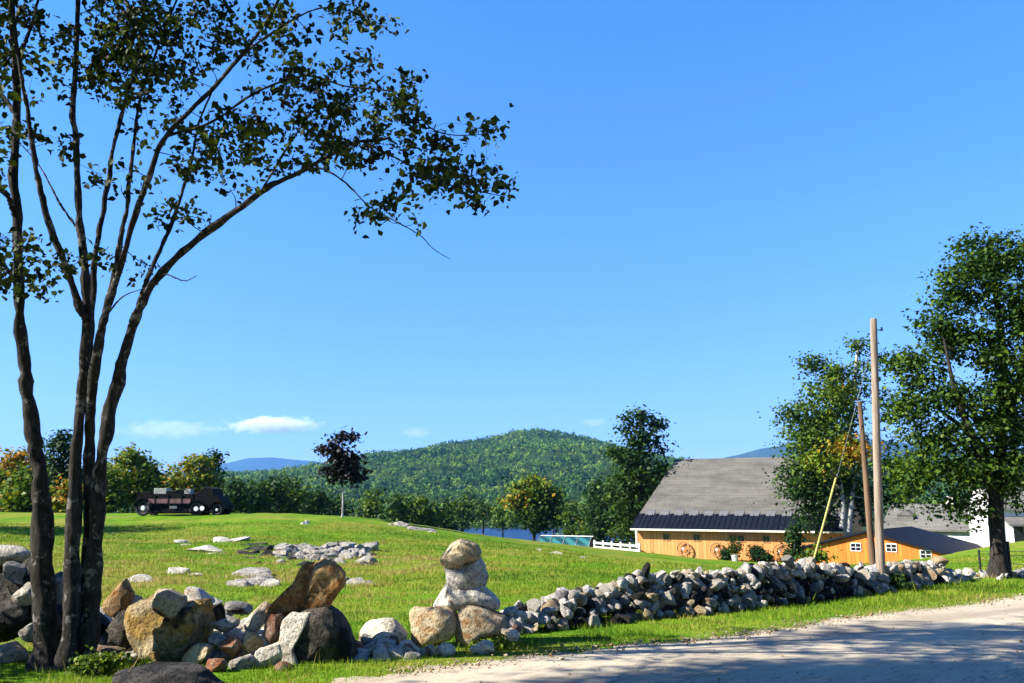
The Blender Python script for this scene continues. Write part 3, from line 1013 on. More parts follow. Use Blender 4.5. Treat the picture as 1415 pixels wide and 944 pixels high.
# ------------------------------------------------------------------ trees
def grow(name, label, cat, base, trunk, r0, ells, Yd, leaf, per, cr, mat, bark=None, group=None, shape='rhomb', flat=.5, r1=.25, trunk2=(), limb_r=.022, seed=0, zdepth=.85):
    """base: world point. trunk: [(px,py,dY)]. ells: (px,py,rx,ry,clumps,tint_lo,tint_hi[,dY]) crown volumes."""
    global rng
    rng = np.random.default_rng(seed + 1000)
    bark = bark or M_BARK
    t = thing(name, tuple(base), label, cat, 0, group)
    tb = Tubes()
    path = [np.array(base) - (0, 0, .15)] + [P(a, b_, Yd + c) for a, b_, c in trunk]
    path = spline(path, 26)
    hgt = max(path[-1][2] - path[0][2], .1)
    rad = r0 * (1 - (1 - r1) * np.linspace(0, 1, 26) ** .9); rad[:2] *= 1.25
    tb.add(path, rad, 9, seed, .12)
    nodes = [path[6:]]; nrad = [rad[6:]]
    for tr in trunk2:
        pp = spline([P(a, b_, Yd + c) for a, b_, c in tr], 18)
        rr_ = r0 * .6 * np.linspace(1, .2, 18)
        tb.add(pp, rr_, 7, seed + 3, .1); nodes.append(pp[3:]); nrad.append(rr_[3:])
    nodes = np.concatenate(nodes); nrad = np.concatenate(nrad)
    cl, ti = [], []
    s_ = S(Yd)
    for e in ells:
        ex, ey, rx, ry, m, lo, hi = e[:7]
        dy = e[7] if len(e) > 7 else 0
        c = P(ex, ey, Yd + dy)
        q = rng.normal(size=(m, 3)); q /= np.linalg.norm(q, axis=1)[:, None]
        q *= rng.random((m, 1)) ** .42
        cl.append(c + q * (rx * s_, rx * s_ * zdepth, ry * s_)); ti.append(np.stack([np.full(m, lo), np.full(m, hi)], -1))
    cl = np.concatenate(cl); ti = np.concatenate(ti)
    # limbs: each clump hangs on the nearest wood below it, nearest clumps first
    d0 = np.array([np.min(np.linalg.norm(nodes - c, axis=1)) for c in cl])
    for i in np.argsort(d0):
        c = cl[i]
        d = np.linalg.norm(nodes - c, axis=1) + 1.2 * np.maximum(0, nodes[:, 2] - c[2])
        j = np.argmin(d)
        a = nodes[j]
        ln = np.linalg.norm(c - a)
        mid = (a + c) / 2 + (0, 0, -.06 * ln) + rng.normal(size=3) * ln * .06
        pp = spline([a, mid, c], 6)
        rA = min(nrad[j] * .6, limb_r * (1 + ln)); rA = max(rA, .004)
        tb.add(pp, np.linspace(rA, rA * .35, 6), 5)
        nodes = np.vstack([nodes, pp[2:]]); nrad = np.r_[nrad, np.linspace(rA, rA * .35, 6)[2:]]
    tb.build('trunk', bark, t, base)
    n_ = len(cl) * per
    k = np.repeat(np.arange(len(cl)), per)
    sz = rng.uniform(.6, 1.3, len(cl))
    off = rng.normal(size=(n_, 3)) * (1, 1, .62) * cr * sz[k][:, None]
    pos = cl[k] + off
    base_t = ti[:, 0] + (ti[:, 1] - ti[:, 0]) * rng.random(len(cl))
    tint = np.clip(base_t[k] + rng.normal(size=n_) * .09, 0, 1)
    od = off / (np.linalg.norm(off, axis=1)[:, None] + 1e-6)
    leaves_mesh('crown', pos, leaf, mat, t, tint, base, shape, flat, od * .6)
    return t


# --- the two foreground trees, traced stem by stem, each stem with its own depth
def stems(t, base, defs, bark):
    pts, rads = [], []
    for k, (nm, path, ra, rb) in enumerate(defs):
        pp = spline([P(a, b_, 10.45 + c) for a, b_, c in path], 40)
        rad = ra + (rb - ra) * np.linspace(0, 1, 40) ** .85
        q_ = np.stack([np.arange(90) * .33 + k * 9.1, np.zeros(90), np.zeros(90)], -1)
        pp = spline(pp, 90); rad = np.interp(np.linspace(0, 1, 90), np.linspace(0, 1, 40), rad)
        rad = rad * (1 + .16 * fbm(q_ * 1.7, k + 3, 3) + .22 * np.maximum(0, vnoise(q_ * 1.1, k + 8) - .45)) * (1 + .55 * np.exp(-np.arange(90) / 4.0) * (ra > .06))
        pp = pp + ra * .11 * np.stack([fbm(q_, k + 20 + m_, 3) for m_ in range(3)], -1) * np.minimum(1, np.arange(90) / 12)[:, None]
        tb = Tubes(); tb.add(pp, rad, 14 if ra > .03 else 6, k, .3)
        tb.build(nm, bark, t, base)
        pts.append(pp); rads.append(rad)
    return pts, rads


def leafy(t, base, pts, rads, ells, mat, leaf, seed):
    global rng
    rng = np.random.default_rng(seed)
    nodes = np.concatenate([p[32:] if r_[40] > .03 else p[8:] for p, r_ in zip(pts, rads)]); nrad = np.concatenate([r_[32:] if r_[40] > .03 else r_[8:] for r_ in rads])
    cl = []
    for cx, cy, rx, ry, dens in ells:
        m = max(2, int(min(dens, 1.1) * PI * rx * ry / 235))
        a = rng.uniform(0, 2 * PI, m); rr_ = np.sqrt(rng.random(m))
        px = cx + rx * rr_ * np.cos(a); py = cy + ry * rr_ * np.sin(a)
        k = np.argmin(np.linalg.norm(nodes - P(cx, cy, 10.45), axis=1))
        cl += [P(u, v_, np.clip(nodes[k, 1], 9.2, 12) + rng.normal() * .55) for u, v_ in zip(px, py)]
    cl = np.array(cl)
    tw = Tubes()
    d0 = np.array([np.min(np.linalg.norm(nodes - c, axis=1)) for c in cl])
    for i in np.argsort(d0):
        c = cl[i]
        d = np.linalg.norm(nodes - c, axis=1) + .5 * np.maximum(0, nodes[:, 2] - c[2] - .1)
        j = np.argmin(d); a = nodes[j]; ln = np.linalg.norm(c - a)
        mid = (a + c) / 2 + (0, 0, .05 * ln) + rng.normal(size=3) * ln * .07
        pp = spline([a, mid, c], 6)
        rA = float(np.clip(nrad[j] * .55, .0022, .004 + .012 * min(ln, 1.2)))
        tw.add(pp, np.linspace(rA, max(rA * .4, .0018), 6), 5)
        nodes = np.vstack([nodes, pp[2:]]); nrad = np.r_[nrad, np.linspace(rA, rA * .4, 6)[2:]]
    two = tw.build('crown', M_BARK, t, base)
    per = 17
    k = np.repeat(np.arange(len(cl)), per); n_ = len(k)
    off = rng.normal(size=(n_, 3)) * (.09, .09, .065)
    tint = np.clip(.56 + .25 * rng.normal(size=len(cl))[k] + .18 * rng.normal(size=n_), 0, 1)
    lo_ = leaves_mesh('crown', cl[k] + off, leaf, mat, t, tint, base, 'maple', .1)
    with bpy.context.temp_override(active_object=lo_, object=lo_, selected_objects=[lo_, two], selected_editable_objects=[lo_, two]):
        bpy.ops.object.join()


bA = gp(60, 926)
tA = thing('roadside_tree', tuple(bA), 'single slender dark trunk at the far left, rising straight out of frame', 'tree')
pA, rA_ = stems(tA, bA, [
    ('trunk', [(64, 940, 0), (60, 880, 0), (58, 800, 0), (57, 700, 0), (54, 650, 0), (46, 600, 0), (37, 545, 0), (33, 500, 0), (27, 420, -.1), (23, 340, -.1), (21, 250, -.1), (23, 150, 0), (18, 60, 0), (14, -80, .2), (10, -260, .3)], .118, .027),
    ('limb', [(22, 300, -.1), (8, 268, -.3), (-20, 255, -.6), (-80, 225, -.9)], .04, .012),
    ('limb', [(26, 400, -.1), (10, 372, -.3), (-15, 350, -.5)], .035, .012),
    ('limb', [(24, 160, 0), (-5, 120, .3), (-40, 60, .7)], .035, .012),
    ('limb', [(19, 90, 0), (42, 40, .4), (60, -30, .7)], .035, .012),
], M_BARK_NEAR)
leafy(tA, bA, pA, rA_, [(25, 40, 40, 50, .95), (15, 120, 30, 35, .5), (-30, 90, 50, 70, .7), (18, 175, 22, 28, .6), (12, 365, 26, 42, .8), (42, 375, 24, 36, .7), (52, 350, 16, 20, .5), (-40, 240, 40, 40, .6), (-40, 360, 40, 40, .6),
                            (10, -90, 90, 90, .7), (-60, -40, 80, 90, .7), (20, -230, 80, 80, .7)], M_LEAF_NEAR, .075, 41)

bB = gp(108, 928)
tB = thing('roadside_tree', tuple(bB), 'clump of dark slender stems with a long leafy branch reaching over the field', 'tree')
pB, rB_ = stems(tB, bB, [
    ('trunk', [(92, 948, -.1), (96, 870, -.1), (98, 800, -.05), (102, 700, 0), (107, 600, 0), (116, 520, 0), (120, 440, 0), (117, 380, 0), (112, 320, 0), (107, 260, 0), (104, 200, .1), (102, 150, .1), (104, 90, .2), (107, 0, .3), (108, -120, .5), (112, -260, .6)], .085, .017),
    ('trunk', [(118, 945, .1), (123, 860, .1), (130, 780, .1), (135, 700, .1), (139, 640, .05), (148, 590, 0), (163, 525, -.05), (175, 480, -.1), (190, 432, -.15), (205, 401, -.2), (249, 351, -.3), (305, 305, -.45), (360, 266, -.55), (392, 247, -.6), (425, 232, -.65), (480, 200, -.7), (540, 190, -.8)], .105, .013),
    ('trunk', [(112, 945, .16), (114, 880, .16), (117, 800, .16), (121, 730, .18), (124, 660, .2), (123, 560, .25), (124, 480, .3), (127, 420, .35), (131, 360, .4), (137, 320, .45), (144, 280, .5), (151, 245, .55), (156, 205, .6), (165, 170, .7), (174, 137, .8), (188, 80, .95), (200, 10, 1.1), (215, -120, 1.4)], .062, .015),
    ('stem', [(118, 440, -.05), (110, 425, -.1), (95, 380, -.2), (75, 330, -.3), (60, 280, -.4), (50, 235, -.5), (43, 190, -.55), (36, 140, -.6), (28, 95, -.7), (18, 20, -.8), (0, -100, -1)], .05, .016),
    ('stem', [(121, 690, .18), (123, 620, .15), (127, 550, .0), (137, 470, -.2), (150, 420, -.3), (168, 366, -.35), (188, 295, -.45), (208, 239, -.5), (229, 188, -.55), (285, 132, -.7), (335, 75, -.85), (380, 10, -1), (420, -80, -1.2)], .06, .014),
    ('stem', [(123, 600, .25), (130, 520, .25), (145, 440, .3), (160, 370, .4), (168, 320, .45), (175, 290, .5), (180, 240, .6), (186, 190, .7), (193, 142, .8), (220, 60, 1.1), (260, -40, 1.4)], .045, .014),
    ('stem', [(192, 425, -.15), (198, 401, -.1), (214, 361, 0), (239, 305, .15), (264, 224, .3), (275, 170, .45), (300, 110, .6)], .034, .01),
    ('limb', [(500, 195, -.75), (560, 225, -.85), (620, 255, -.95), (698, 272, -1.05)], .014, .004),
    ('limb', [(425, 232, -.65), (450, 235, -.7), (480, 255, -.75), (510, 285, -.8), (545, 305, -.85), (580, 325, -.9), (600, 345, -.92), (622, 358, -.95)], .013, .003),
    ('limb', [(229, 188, -.55), (290, 170, -.5), (350, 130, -.5), (420, 105, -.5), (480, 120, -.6), (550, 130, -.7), (600, 180, -.75), (660, 186, -.8), (702, 175, -.85)], .02, .004),
    ('limb', [(335, 75, -.85), (385, 40, -.7), (440, 12, -.6), (500, 20, -.5), (545, 48, -.5)], .016, .004),
    ('limb', [(360, 266, -.55), (400, 200, -.3), (440, 150, -.1), (500, 140, 0)], .016, .005),
    ('limb', [(118, 330, 0), (85, 285, .2), (55, 230, .4), (20, 190, .6)], .02, .006),
    ('limb', [(205, 400, -.2), (224, 379, -.3), (254, 388, -.4), (272, 381, -.45)], .014, .004),
    ('limb', [(150, 432, -.2), (170, 410, -.4), (200, 398, -.6)], .014, .004),
], M_BARK_NEAR)
leafy(tB, bB, pB, rB_, [
    (90, 85, 35, 45, .8), (170, 90, 52, 60, 1.5), (185, 60, 60, 60, 1.0), (210, 35, 40, 38, .9), (150, 20, 40, 30, .7), (285, 50, 70, 48, .75), (225, 125, 28, 26, .6), (245, 90, 30, 40, .7),
    (278, 228, 38, 30, .9), (315, 182, 42, 34, .9), (218, 292, 24, 18, .8), (265, 302, 22, 18, .7), (190, 250, 24, 24, .6), (205, 180, 26, 20, .45), (325, 235, 40, 30, .55), (260, 175, 30, 30, .4),
    (52, 186, 14, 15, .6), (100, 196, 22, 25, .5), (137, 250, 16, 16, .5), (86, 368, 28, 20, .6), (138, 366, 20, 22, .6), (190, 372, 14, 16, .5), (60, 400, 20, 10, .25),
    (372, 15, 34, 18, .9), (480, 18, 32, 20, .9), (520, 38, 24, 14, .9), (470, 42, 6, 9, .8), (390, 68, 48, 40, .5), (408, 96, 48, 22, .8), (490, 102, 38, 26, .75), (555, 126, 26, 28, .95),
    (435, 150, 50, 35, .85), (490, 180, 50, 48, 1.35), (455, 210, 40, 22, .8), (558, 160, 52, 28, .8), (610, 182, 26, 14, .8), (668, 182, 34, 12, 1.0), (585, 218, 48, 30, .95), (620, 240, 36, 22, .8), (660, 256, 42, 20, 1.0),
    (652, 225, 10, 12, .9), (575, 268, 24, 28, .55), (525, 275, 30, 14, .9), (555, 305, 22, 14, .7), (500, 302, 12, 8, .7), (385, 195, 46, 44, .5), (350, 170, 30, 30, .5), (370, 130, 40, 20, .5), (670, 275, 20, 10, .6),
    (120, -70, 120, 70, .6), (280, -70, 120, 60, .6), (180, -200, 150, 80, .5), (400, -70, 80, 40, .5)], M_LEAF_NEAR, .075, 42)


# --- two roadside trees beside the view, whose shadows fall into it
def world_tree(name, label, x, y_, h, cz, rx, ry, rz, m, per, leaf, cr, seed, r0=.2):
    global rng
    rng = np.random.default_rng(seed)
    b0 = np.array([x, y_, gt(x, y_)])
    t = thing(name, tuple(b0), label, 'tree')
    tb = Tubes()
    tp_ = spline([b0 + (0, 0, -.2), b0 + (.1, .1, h * .4), b0 + (-.1, .15, h * .75), b0 + (.1, .1, h)], 24)
    tb.add(tp_, r0 * (1 - .8 * np.linspace(0, 1, 24)), 10, seed, .15)
    q = rng.normal(size=(m, 3)); q /= np.linalg.norm(q, axis=1)[:, None]; q *= rng.random((m, 1)) ** .4
    cl = b0 + (0, 0, cz) + q * (rx, ry, rz)
    nodes = tp_[8:]
    for c_ in cl[np.argsort([np.min(np.linalg.norm(nodes - c_, axis=1)) for c_ in cl])]:
        a = nodes[np.argmin(np.linalg.norm(nodes - c_, axis=1) + np.maximum(0, nodes[:, 2] - c_[2]))]
        pp = spline([a, (a + c_) / 2 + rng.normal(size=3) * .1, c_], 6)
        tb.add(pp, np.linspace(.03, .008, 6), 5); nodes = np.vstack([nodes, pp[2:]])
    tb.build('trunk', M_BARK, t, b0)
    k = np.repeat(np.arange(m), per)
    leaves_mesh('crown', cl[k] + rng.normal(size=(m * per, 3)) * (cr, cr, cr * .6), leaf, M_LEAF, t, np.clip(.4 + .15 * rng.normal(size=m * per), 0, 1), b0)
    return t


world_tree('roadside_tree', 'leafy roadside tree left of the view whose dappled shadow covers the road', -7.9, 5.8, 10.8, 9.6, 5.6, 2.5, 1.9, 800, 62, .16, .34, 91)
world_tree('roadside_shrub', 'tall leafy shrub left of the view that shades the foot of the two near trees', -9.7, 9.6, 2.9, 1.9, 1.3, 1.3, 1.0, 130, 40, .1, .24, 93, .05)
for k_, (x_, y_) in enumerate(((-24, -13), (-15, -10), (-7, -12), (1, -9.5), (9, -11.5), (17, -9), (25, -11), (34, -8), (43, -10))):  # added row out of view, blocks sky light on surfaces facing the camera
    t_ = world_tree('roadside_tree', 'tall leafy tree in the added unseen row behind the viewpoint that dims the sky fill', x_, y_, 15, 8.6, 4.6, 4.2, 6.2, 170, 44, .42, .75, 200 + k_, .26)
    t_['group'] = 'added unseen trees behind the viewpoint'
world_tree('field_tree', 'leafy tree left of the view whose shadow lies on the far lawn', -33, 45, 9, 6.5, 3.6, 3.2, 2.8, 120, 44, .3, .6, 92, .25)

# --- mid-distance trees
def base_at(px, Yd):
    p = P(px, 700, Yd)
    return np.array([p[0], Yd, gt(p[0], Yd)])


grow('maple_tree', 'large green leafed tree at the right edge with a forked dark trunk', 'tree', gp(1381, 800), [(1378, 740, 0), (1376, 690, 0), (1384, 600, .2), (1386, 500, .2), (1378, 420, .2), (1368, 345, .2)], .26,
     [(1356, 360, 42, 34, 26, .3, .5), (1392, 355, 30, 30, 16, .3, .5), (1320, 395, 30, 26, 14, .25, .5), (1395, 420, 60, 60, 42, .25, .5), (1300, 455, 30, 24, 15, .25, .52), (1340, 480, 50, 40, 28, .25, .52),
      (1262, 500, 28, 20, 13, .25, .55), (1400, 510, 50, 60, 34, .3, .52), (1300, 540, 45, 34, 24, .25, .5), (1265, 570, 30, 26, 14, .3, .52), (1360, 580, 60, 50, 40, .3, .55), (1285, 610, 44, 26, 20, .3, .55), (1420, 600, 40, 50, 26, .3, .55),
      (1262, 645, 28, 24, 12, .35, .56), (1320, 650, 50, 30, 24, .3, .55), (1400, 660, 50, 34, 24, .35, .55), (1270, 682, 22, 16, 6, .4, .55), (1330, 700, 34, 16, 9, .3, .52), (1440, 460, 40, 90, 30, .3, .5), (1300, 425, 20, 12, 5, .3, .5)],
     gp(1381, 800)[1], .125, 78, .27, M_LEAF, group=None, trunk2=[[(1376, 690, 0), (1350, 620, -.4), (1320, 540, -.6), (1305, 470, -.6)], [(1380, 650, 0), (1340, 600, .6), (1290, 560, .8)], [(1384, 600, .2), (1410, 520, .2), (1420, 430, .3)]], seed=1)
grow('leafy_tree', 'green and yellowing tree behind the utility pole, hiding the barn end', 'tree', base_at(1172, 78), [(1168, 700, 0), (1168, 640, 0), (1178, 560, 0), (1186, 470, 0)],   .42,
     [(1150, 520, 30, 20, 12, .3, .6), (1112, 500, 12, 12, 4, .3, .55), (1128, 500, 16, 12, 5, .3, .6), (1135, 560, 44, 34, 34, .35, .7), (1165, 545, 30, 36, 20, .5, .85), (1095, 580, 20, 16, 7, .3, .6), (1110, 620, 36, 36, 28, .35, .65), (1150, 620, 46, 50, 44, .4, .7),
      (1180, 618, 24, 24, 20, .82, 1.0, -2.6), (1142, 640, 18, 20, 14, .66, .82, -2.6), (1150, 545, 30, 20, 10, .5, .75, -1.5), (1140, 590, 50, 40, 40, .3, .62), (1130, 655, 44, 40, 40, .25, .6), (1105, 670, 30, 30, 26, .15, .45), (1135, 690, 40, 30, 30, .15, .5), (1125, 715, 22, 20, 14, .1, .4), (1180, 690, 34, 34, 26, .1, .4), (1186, 478, 14, 16, 6, .3, .55), (1196, 520, 14, 30, 8, .3, .55),
      (1220, 500, 16, 12, 3, .3, .5), (1225, 560, 20, 24, 8, .3, .55), (1235, 640, 26, 36, 22, .15, .5), (1225, 685, 26, 20, 12, .1, .4)],
     78, .3, 60, .64, M_LEAF, trunk2=[[(1163, 730, -1.5), (1165, 700, -1.5), (1160, 660, -.8), (1140, 600, -.5)], [(1172, 735, -1.5), (1176, 700, -1.5), (1182, 660, -.8), (1200, 600, 0)]], seed=2, bark=M_BARK_PALE)
grow('tall_tree', 'tall dark tree with an open top left of the barn', 'tree', base_at(888, 96), [(888, 700, 0), (882, 650, 0), (884, 610, 0), (886, 572, 0)], .45,
     [(884, 580, 24, 14, 12, .1, .4), (862, 592, 9, 9, 3, .1, .4), (908, 585, 9, 13, 5, .1, .4), (882, 606, 20, 16, 12, .1, .4), (900, 612, 12, 14, 5, .1, .35), (868, 632, 26, 18, 18, .15, .45), (910, 624, 14, 6, 4, .1, .3), (890, 652, 34, 22, 32, .1, .45), (858, 670, 24, 26, 20, .2, .5), (905, 676, 30, 28, 32, .1, .4), (872, 700, 30, 26, 26, .15, .5), (900, 715, 24, 20, 16, .1, .4), (866, 730, 22, 18, 14, .2, .5)],
     96, .42, 40, .6, M_LEAF, seed=3)
grow('round_tree', 'round rust tinged tree standing beside the lake', 'tree', base_at(736, 120), [(738, 740, 0), (737, 710, 0), (736, 675, 0)], .3,
     [(735, 680, 30, 24, 40, .4, .82), (722, 690, 20, 22, 18, .6, .95), (755, 695, 20, 24, 24, .1, .4), (735, 712, 32, 22, 34, .2, .6), (750, 722, 24, 16, 16, .05, .3)], 120, .5, 40, .62, M_LEAF, seed=4)
grow('pointed_tree', 'narrow dark pointed tree between the round tree and the tall tree', 'tree', base_at(825, 110), [(826, 745, 0), (825, 700, 0), (824, 662, 0)], .22,
     [(824, 668, 8, 10, 6, .05, .35), (824, 688, 16, 14, 14, .05, .4), (826, 708, 20, 16, 20, .05, .4), (828, 728, 22, 16, 20, .05, .35), (828, 744, 18, 10, 8, .05, .35)], 110, .38, 40, .5, M_LEAF, seed=5)
bS = gp(473, 716)
grow('maple_sapling', 'small dark maroon leafed sapling on the field crest', 'tree', bS, [(474, 690, 0), (473, 665, 0), (473, 640, 0), (472, 605, 0)], .075,
     [(471, 605, 9, 9, 6, .2, .8), (488, 602, 7, 7, 4, .2, .8), (446, 622, 8, 9, 5, .2, .8), (465, 625, 12, 12, 10, .2, .8), (475, 640, 18, 18, 26, .1, .7), (487, 630, 10, 12, 7, .2, .8), (492, 650, 10, 12, 7, .2, .8), (460, 648, 12, 10, 9, .2, .8), (478, 660, 18, 10, 14, .1, .6)],
     bS[1], .26, 26, .28, M_LEAF_RED, seed=6, bark=M_BARK_PALE)
grow('spruce_shrub', 'small bluish shrub in front of the barn end', 'shrub', gp(1098, 776), [(1098, 765, 0), (1098, 745, 0), (1098, 730, 0)], .06,
     [(1098, 732, 6, 6, 6, .05, .3), (1098, 745, 10, 8, 9, .05, .3), (1097, 760, 14, 10, 12, .05, .3)], 62, .26, 30, .3, M_LEAF, seed=7)
grow('leafy_shrub', 'yellow green shrub at the foot of the yellow guy guard', 'shrub', base_at(1135, 34), [(1135, 772, 0), (1135, 758, 0)], .04,
     [(1132, 768, 10, 8, 8, .4, .75), (1118, 772, 12, 7, 6, .3, .6)], 34, .16, 34, .2, M_LEAF, seed=8)
grow('weed_bush', 'dark leafy weed bush at the foot of the utility pole', 'shrub', gp(1240, 818), [(1240, 810, 0), (1242, 800, 0)], .02,
     [(1238, 806, 12, 9, 12, .1, .5), (1254, 810, 12, 6, 8, .1, .5)], gp(1240, 818)[1], .10, 26, .09, M_LEAF, seed=9)
grow('weed_bush', 'leafy green weeds growing at the foot of the clumped stems', 'shrub', gp(140, 938), [(140, 915, 0), (142, 900, 0)], .012,
     [(135, 918, 24, 20, 22, .4, .7), (158, 925, 18, 20, 16, .4, .75), (118, 930, 18, 14, 10, .4, .7), (150, 940, 30, 10, 14, .4, .7)], 10.1, .055, 22, .06, M_LEAF, seed=10)
grow('weed_bush', 'straggly weeds growing along the stones below the cairn', 'shrub', gp(690, 896), [(690, 890, 0), (690, 884, 0)], .008,
     [(670, 894, 26, 6, 12, .5, .85), (700, 886, 22, 9, 12, .4, .75), (640, 903, 24, 5, 8, .5, .85)], 11.9, .05, 22, .06, M_LEAF, seed=12)

# bushes and trees along the left crest, behind the truck
LB = [
    (10, 76, 668, 40, 42, .7, 1.0, 'rusty orange bush at the left edge behind the field'), (40, 70, 680, 36, 32, .45, .8, 'olive green bush left behind the single trunk'),
    (82, 82, 650, 30, 55, .05, .35, 'dark bluish tree seen between the two foreground trees'), (92, 69, 690, 24, 24, .65, .95, 'yellowing bush seen between the trunks'),
    (176, 80, 664, 44, 44, .56, .86, 'bright green bushy tree left behind the old truck'), (140, 76, 680, 30, 34, .5, .75, 'green bush directly right of the clumped stems'),
    (205, 88, 672, 26, 36, .1, .45, 'dark green tree between the two bright bushes'), (262, 84, 668, 42, 36, .58, .9, 'yellow green bushy tree directly behind the old truck'),
    (292, 92, 662, 18, 34, .1, .4, 'dark leaning tree behind the front of the old truck'), (318, 80, 688, 22, 24, .1, .4, 'dark shrub just right of the old truck')]
for k, (px, Yd, cy, rx, ry, lo, hi, lab) in enumerate(LB):
    nC = int(rx * ry / 16)
    grow('bushy_tree', lab, 'tree', base_at(px, Yd), [(px + 3, cy + ry * .4, 0), (px, cy, 0), (px - 2, cy - ry * .7, 0)], .14,
         [(px, cy, rx * .8, ry * .8, nC // 2, lo, hi), (px - rx * .4, cy + ry * .3, rx * .6, ry * .7, nC // 4, lo, hi), (px + rx * .45, cy + ry * .35, rx * .55, ry * .65, nC // 4, lo * .7, hi * .8), (px + rx * .2, cy - ry * .75, rx * .4, ry * .3, nC // 9 + 2, lo, hi)],
         Yd, .36, 40, .5, M_LEAF, seed=30 + k)

# trees standing below the crest, tops showing over it
VT = [(345, 100, 690, 26, 26, 'dark'), (372, 108, 684, 24, 26, 'dark'), (400, 112, 690, 24, 28, 'mid'), (432, 120, 696, 24, 26, 'dark'), (515, 125, 704, 24, 24, 'mid'), (548, 120, 708, 24, 22, 'dark'), (580, 125, 706, 24, 26, 'mid'),
      (612, 130, 712, 26, 22, 'dark'), (640, 160, 704, 22, 26, 'mid'), (668, 180, 708, 20, 20, 'dark'), (695, 170, 712, 20, 20, 'mid'), (786, 150, 712, 24, 26, 'mid'), (800, 130, 735, 22, 14, 'pale'), (850, 120, 705, 26, 40, 'pale'), (460, 125, 706, 22, 20, 'dark'), (765, 180, 700, 20, 24, 'pale')]
TN = {'dark': (.2, .5, 'dark green tree among those rising below the field crest'), 'mid': (.35, .64, 'mid green tree among those rising below the field crest'), 'pale': (.4, .68, 'pale green tree in the valley near the tall dark tree')}
for k, (px, Yd, cy, rx, ry, kind) in enumerate(VT):
    lo, hi, lab = TN[kind]
    nC = int(rx * ry / 17)
    grow('valley_tree', lab, 'tree', base_at(px, Yd), [(px, cy + ry * .6, 0), (px + 2, cy, 0), (px, cy - ry * .8, 0)], .2,
         [(px, cy - ry * .2, rx * .75, ry * .8, nC // 2, lo, hi), (px - rx * .3, cy + ry * .4, rx * .6, ry * .6, nC // 4, lo, hi), (px + rx * .35, cy + ry * .4, rx * .6, ry * .6, nC // 4, lo, hi)],
         Yd, .5, 46, .75, M_LEAF, group={'dark': 'dark trees below the crest', 'mid': 'mid green trees below the crest', 'pale': 'pale valley trees'}[kind], seed=60 + k)

# ------------------------------------------------------------------ hills, mountains, forest
def profile(pts):
    a = np.array(pts, float)
    return lambda px: np.interp(px, a[:, 0], a[:, 1])


hp_ = profile([(-700, 650), (-200, 644), (0, 646), (150, 653), (300, 651), (440, 648), (500, 641), (560, 626), (620, 611), (680, 605), (710, 597), (740, 594), (770, 597), (800, 604), (840, 614), (900, 630), (960, 638), (1010, 642), (1150, 638), (1300, 630), (1500, 640), (2200, 650)])
YR = 1800.0


def hill_z(x, y):
    px = 707.5 + x * FPX / YR
    top = 2 + (690 - hp_(px)) * YR / FPX - 9
    top = np.convolve(np.pad(top, 0), [1.0], 'same')
    t = np.clip((y - 560) / (YR - 560), 0, 1)
    up = VALLEY - 1 + (top - VALLEY) * (.22 * t + .78 * t * t * (3 - 2 * t))
    back = smooth(YR, YR + 900, y)
    z = up * (1 - back) + (VALLEY - 4) * back
    q = np.stack([x / 260, y / 260, 0 * x], -1)
    return z + fbm(q, 5, 4) * 14 * np.clip(t * 1.2, 0, 1) * (1 - .75 * smooth(.8, 1, t))


hx = np.linspace(-1900, 1900, 200); hy = np.linspace(545, 2750, 110)
X, Yy = np.meshgrid(hx, hy)
HZ = hill_z(X.ravel(), Yy.ravel())
edge_ = np.minimum(1, np.minimum((X.ravel() + 1900), (1900 - X.ravel())) / 250)
HZ = VALLEY - 4 + (HZ - VALLEY + 4) * np.clip(edge_, 0, 1)
ii = (np.arange(109)[:, None] * 200 + np.arange(199)[None]).ravel()
mh, nt, b = newmat('hill_floor')
nt.links.new(ramp(nt, noise(nt, .02, 5, .6, coords(nt)), [(.3, (.016, .034, .01)), (.7, (.035, .06, .016))]), b.inputs['Base Color'])
b.inputs['Roughness'].default_value = .95; b.inputs['Specular IOR Level'].default_value = 0
tag(mk('hill', np.stack([X.ravel(), Yy.ravel(), HZ], -1), [np.stack([ii, ii + 1, ii + 201, ii + 200], -1)], mh, None, True), kind='structure')


def mountain(pts, Yd, depth, seed):
    f = profile(pts)
    px = np.linspace(pts[0][0], pts[-1][0], 160)
    x = (px - 707.5) * Yd / FPX
    n_ = 14
    V = []
    for k in range(n_ * 2 + 1):
        t = 1 - abs(k - n_) / n_
        y_ = Yd + (k - n_) / n_ * depth
        top = 2 + (690 - f(px)) * Yd / FPX
        z = -18 + (top + 18) * (t ** 1.3)
        z = z + fbm(np.stack([x / (.12 * Yd), np.full_like(x, y_ / (.12 * Yd)), 0 * x], -1), seed, 4) * top * .09 * (1 - t * .55) * (t > 0)
        V.append(np.c_[x, np.full_like(x, y_), z])
    V = np.stack(V).reshape(-1, 3); m = 160
    ii_ = (np.arange(2 * n_)[:, None] * m + np.arange(m - 1)[None]).ravel()
    tag(mk('mountain', V, [np.stack([ii_, ii_ + 1, ii_ + m + 1, ii_ + m], -1)], mh, None, True), kind='structure')


mountain([(150, 690), (250, 658), (300, 646), (325, 639), (345, 633.5), (380, 631.5), (405, 634), (440, 637), (480, 646), (560, 656), (640, 690)], 12500, 1500, 3)
mountain([(860, 690), (930, 646), (990, 636), (1020, 629), (1050, 621), (1085, 616), (1140, 610), (1200, 607), (1260, 612), (1350, 630), (1500, 640), (1600, 690)], 8500, 1300, 8)
mountain([(-400, 690), (-200, 645), (-60, 640), (0, 638), (25, 636), (45, 641), (90, 652), (160, 690)], 6000, 900, 12)

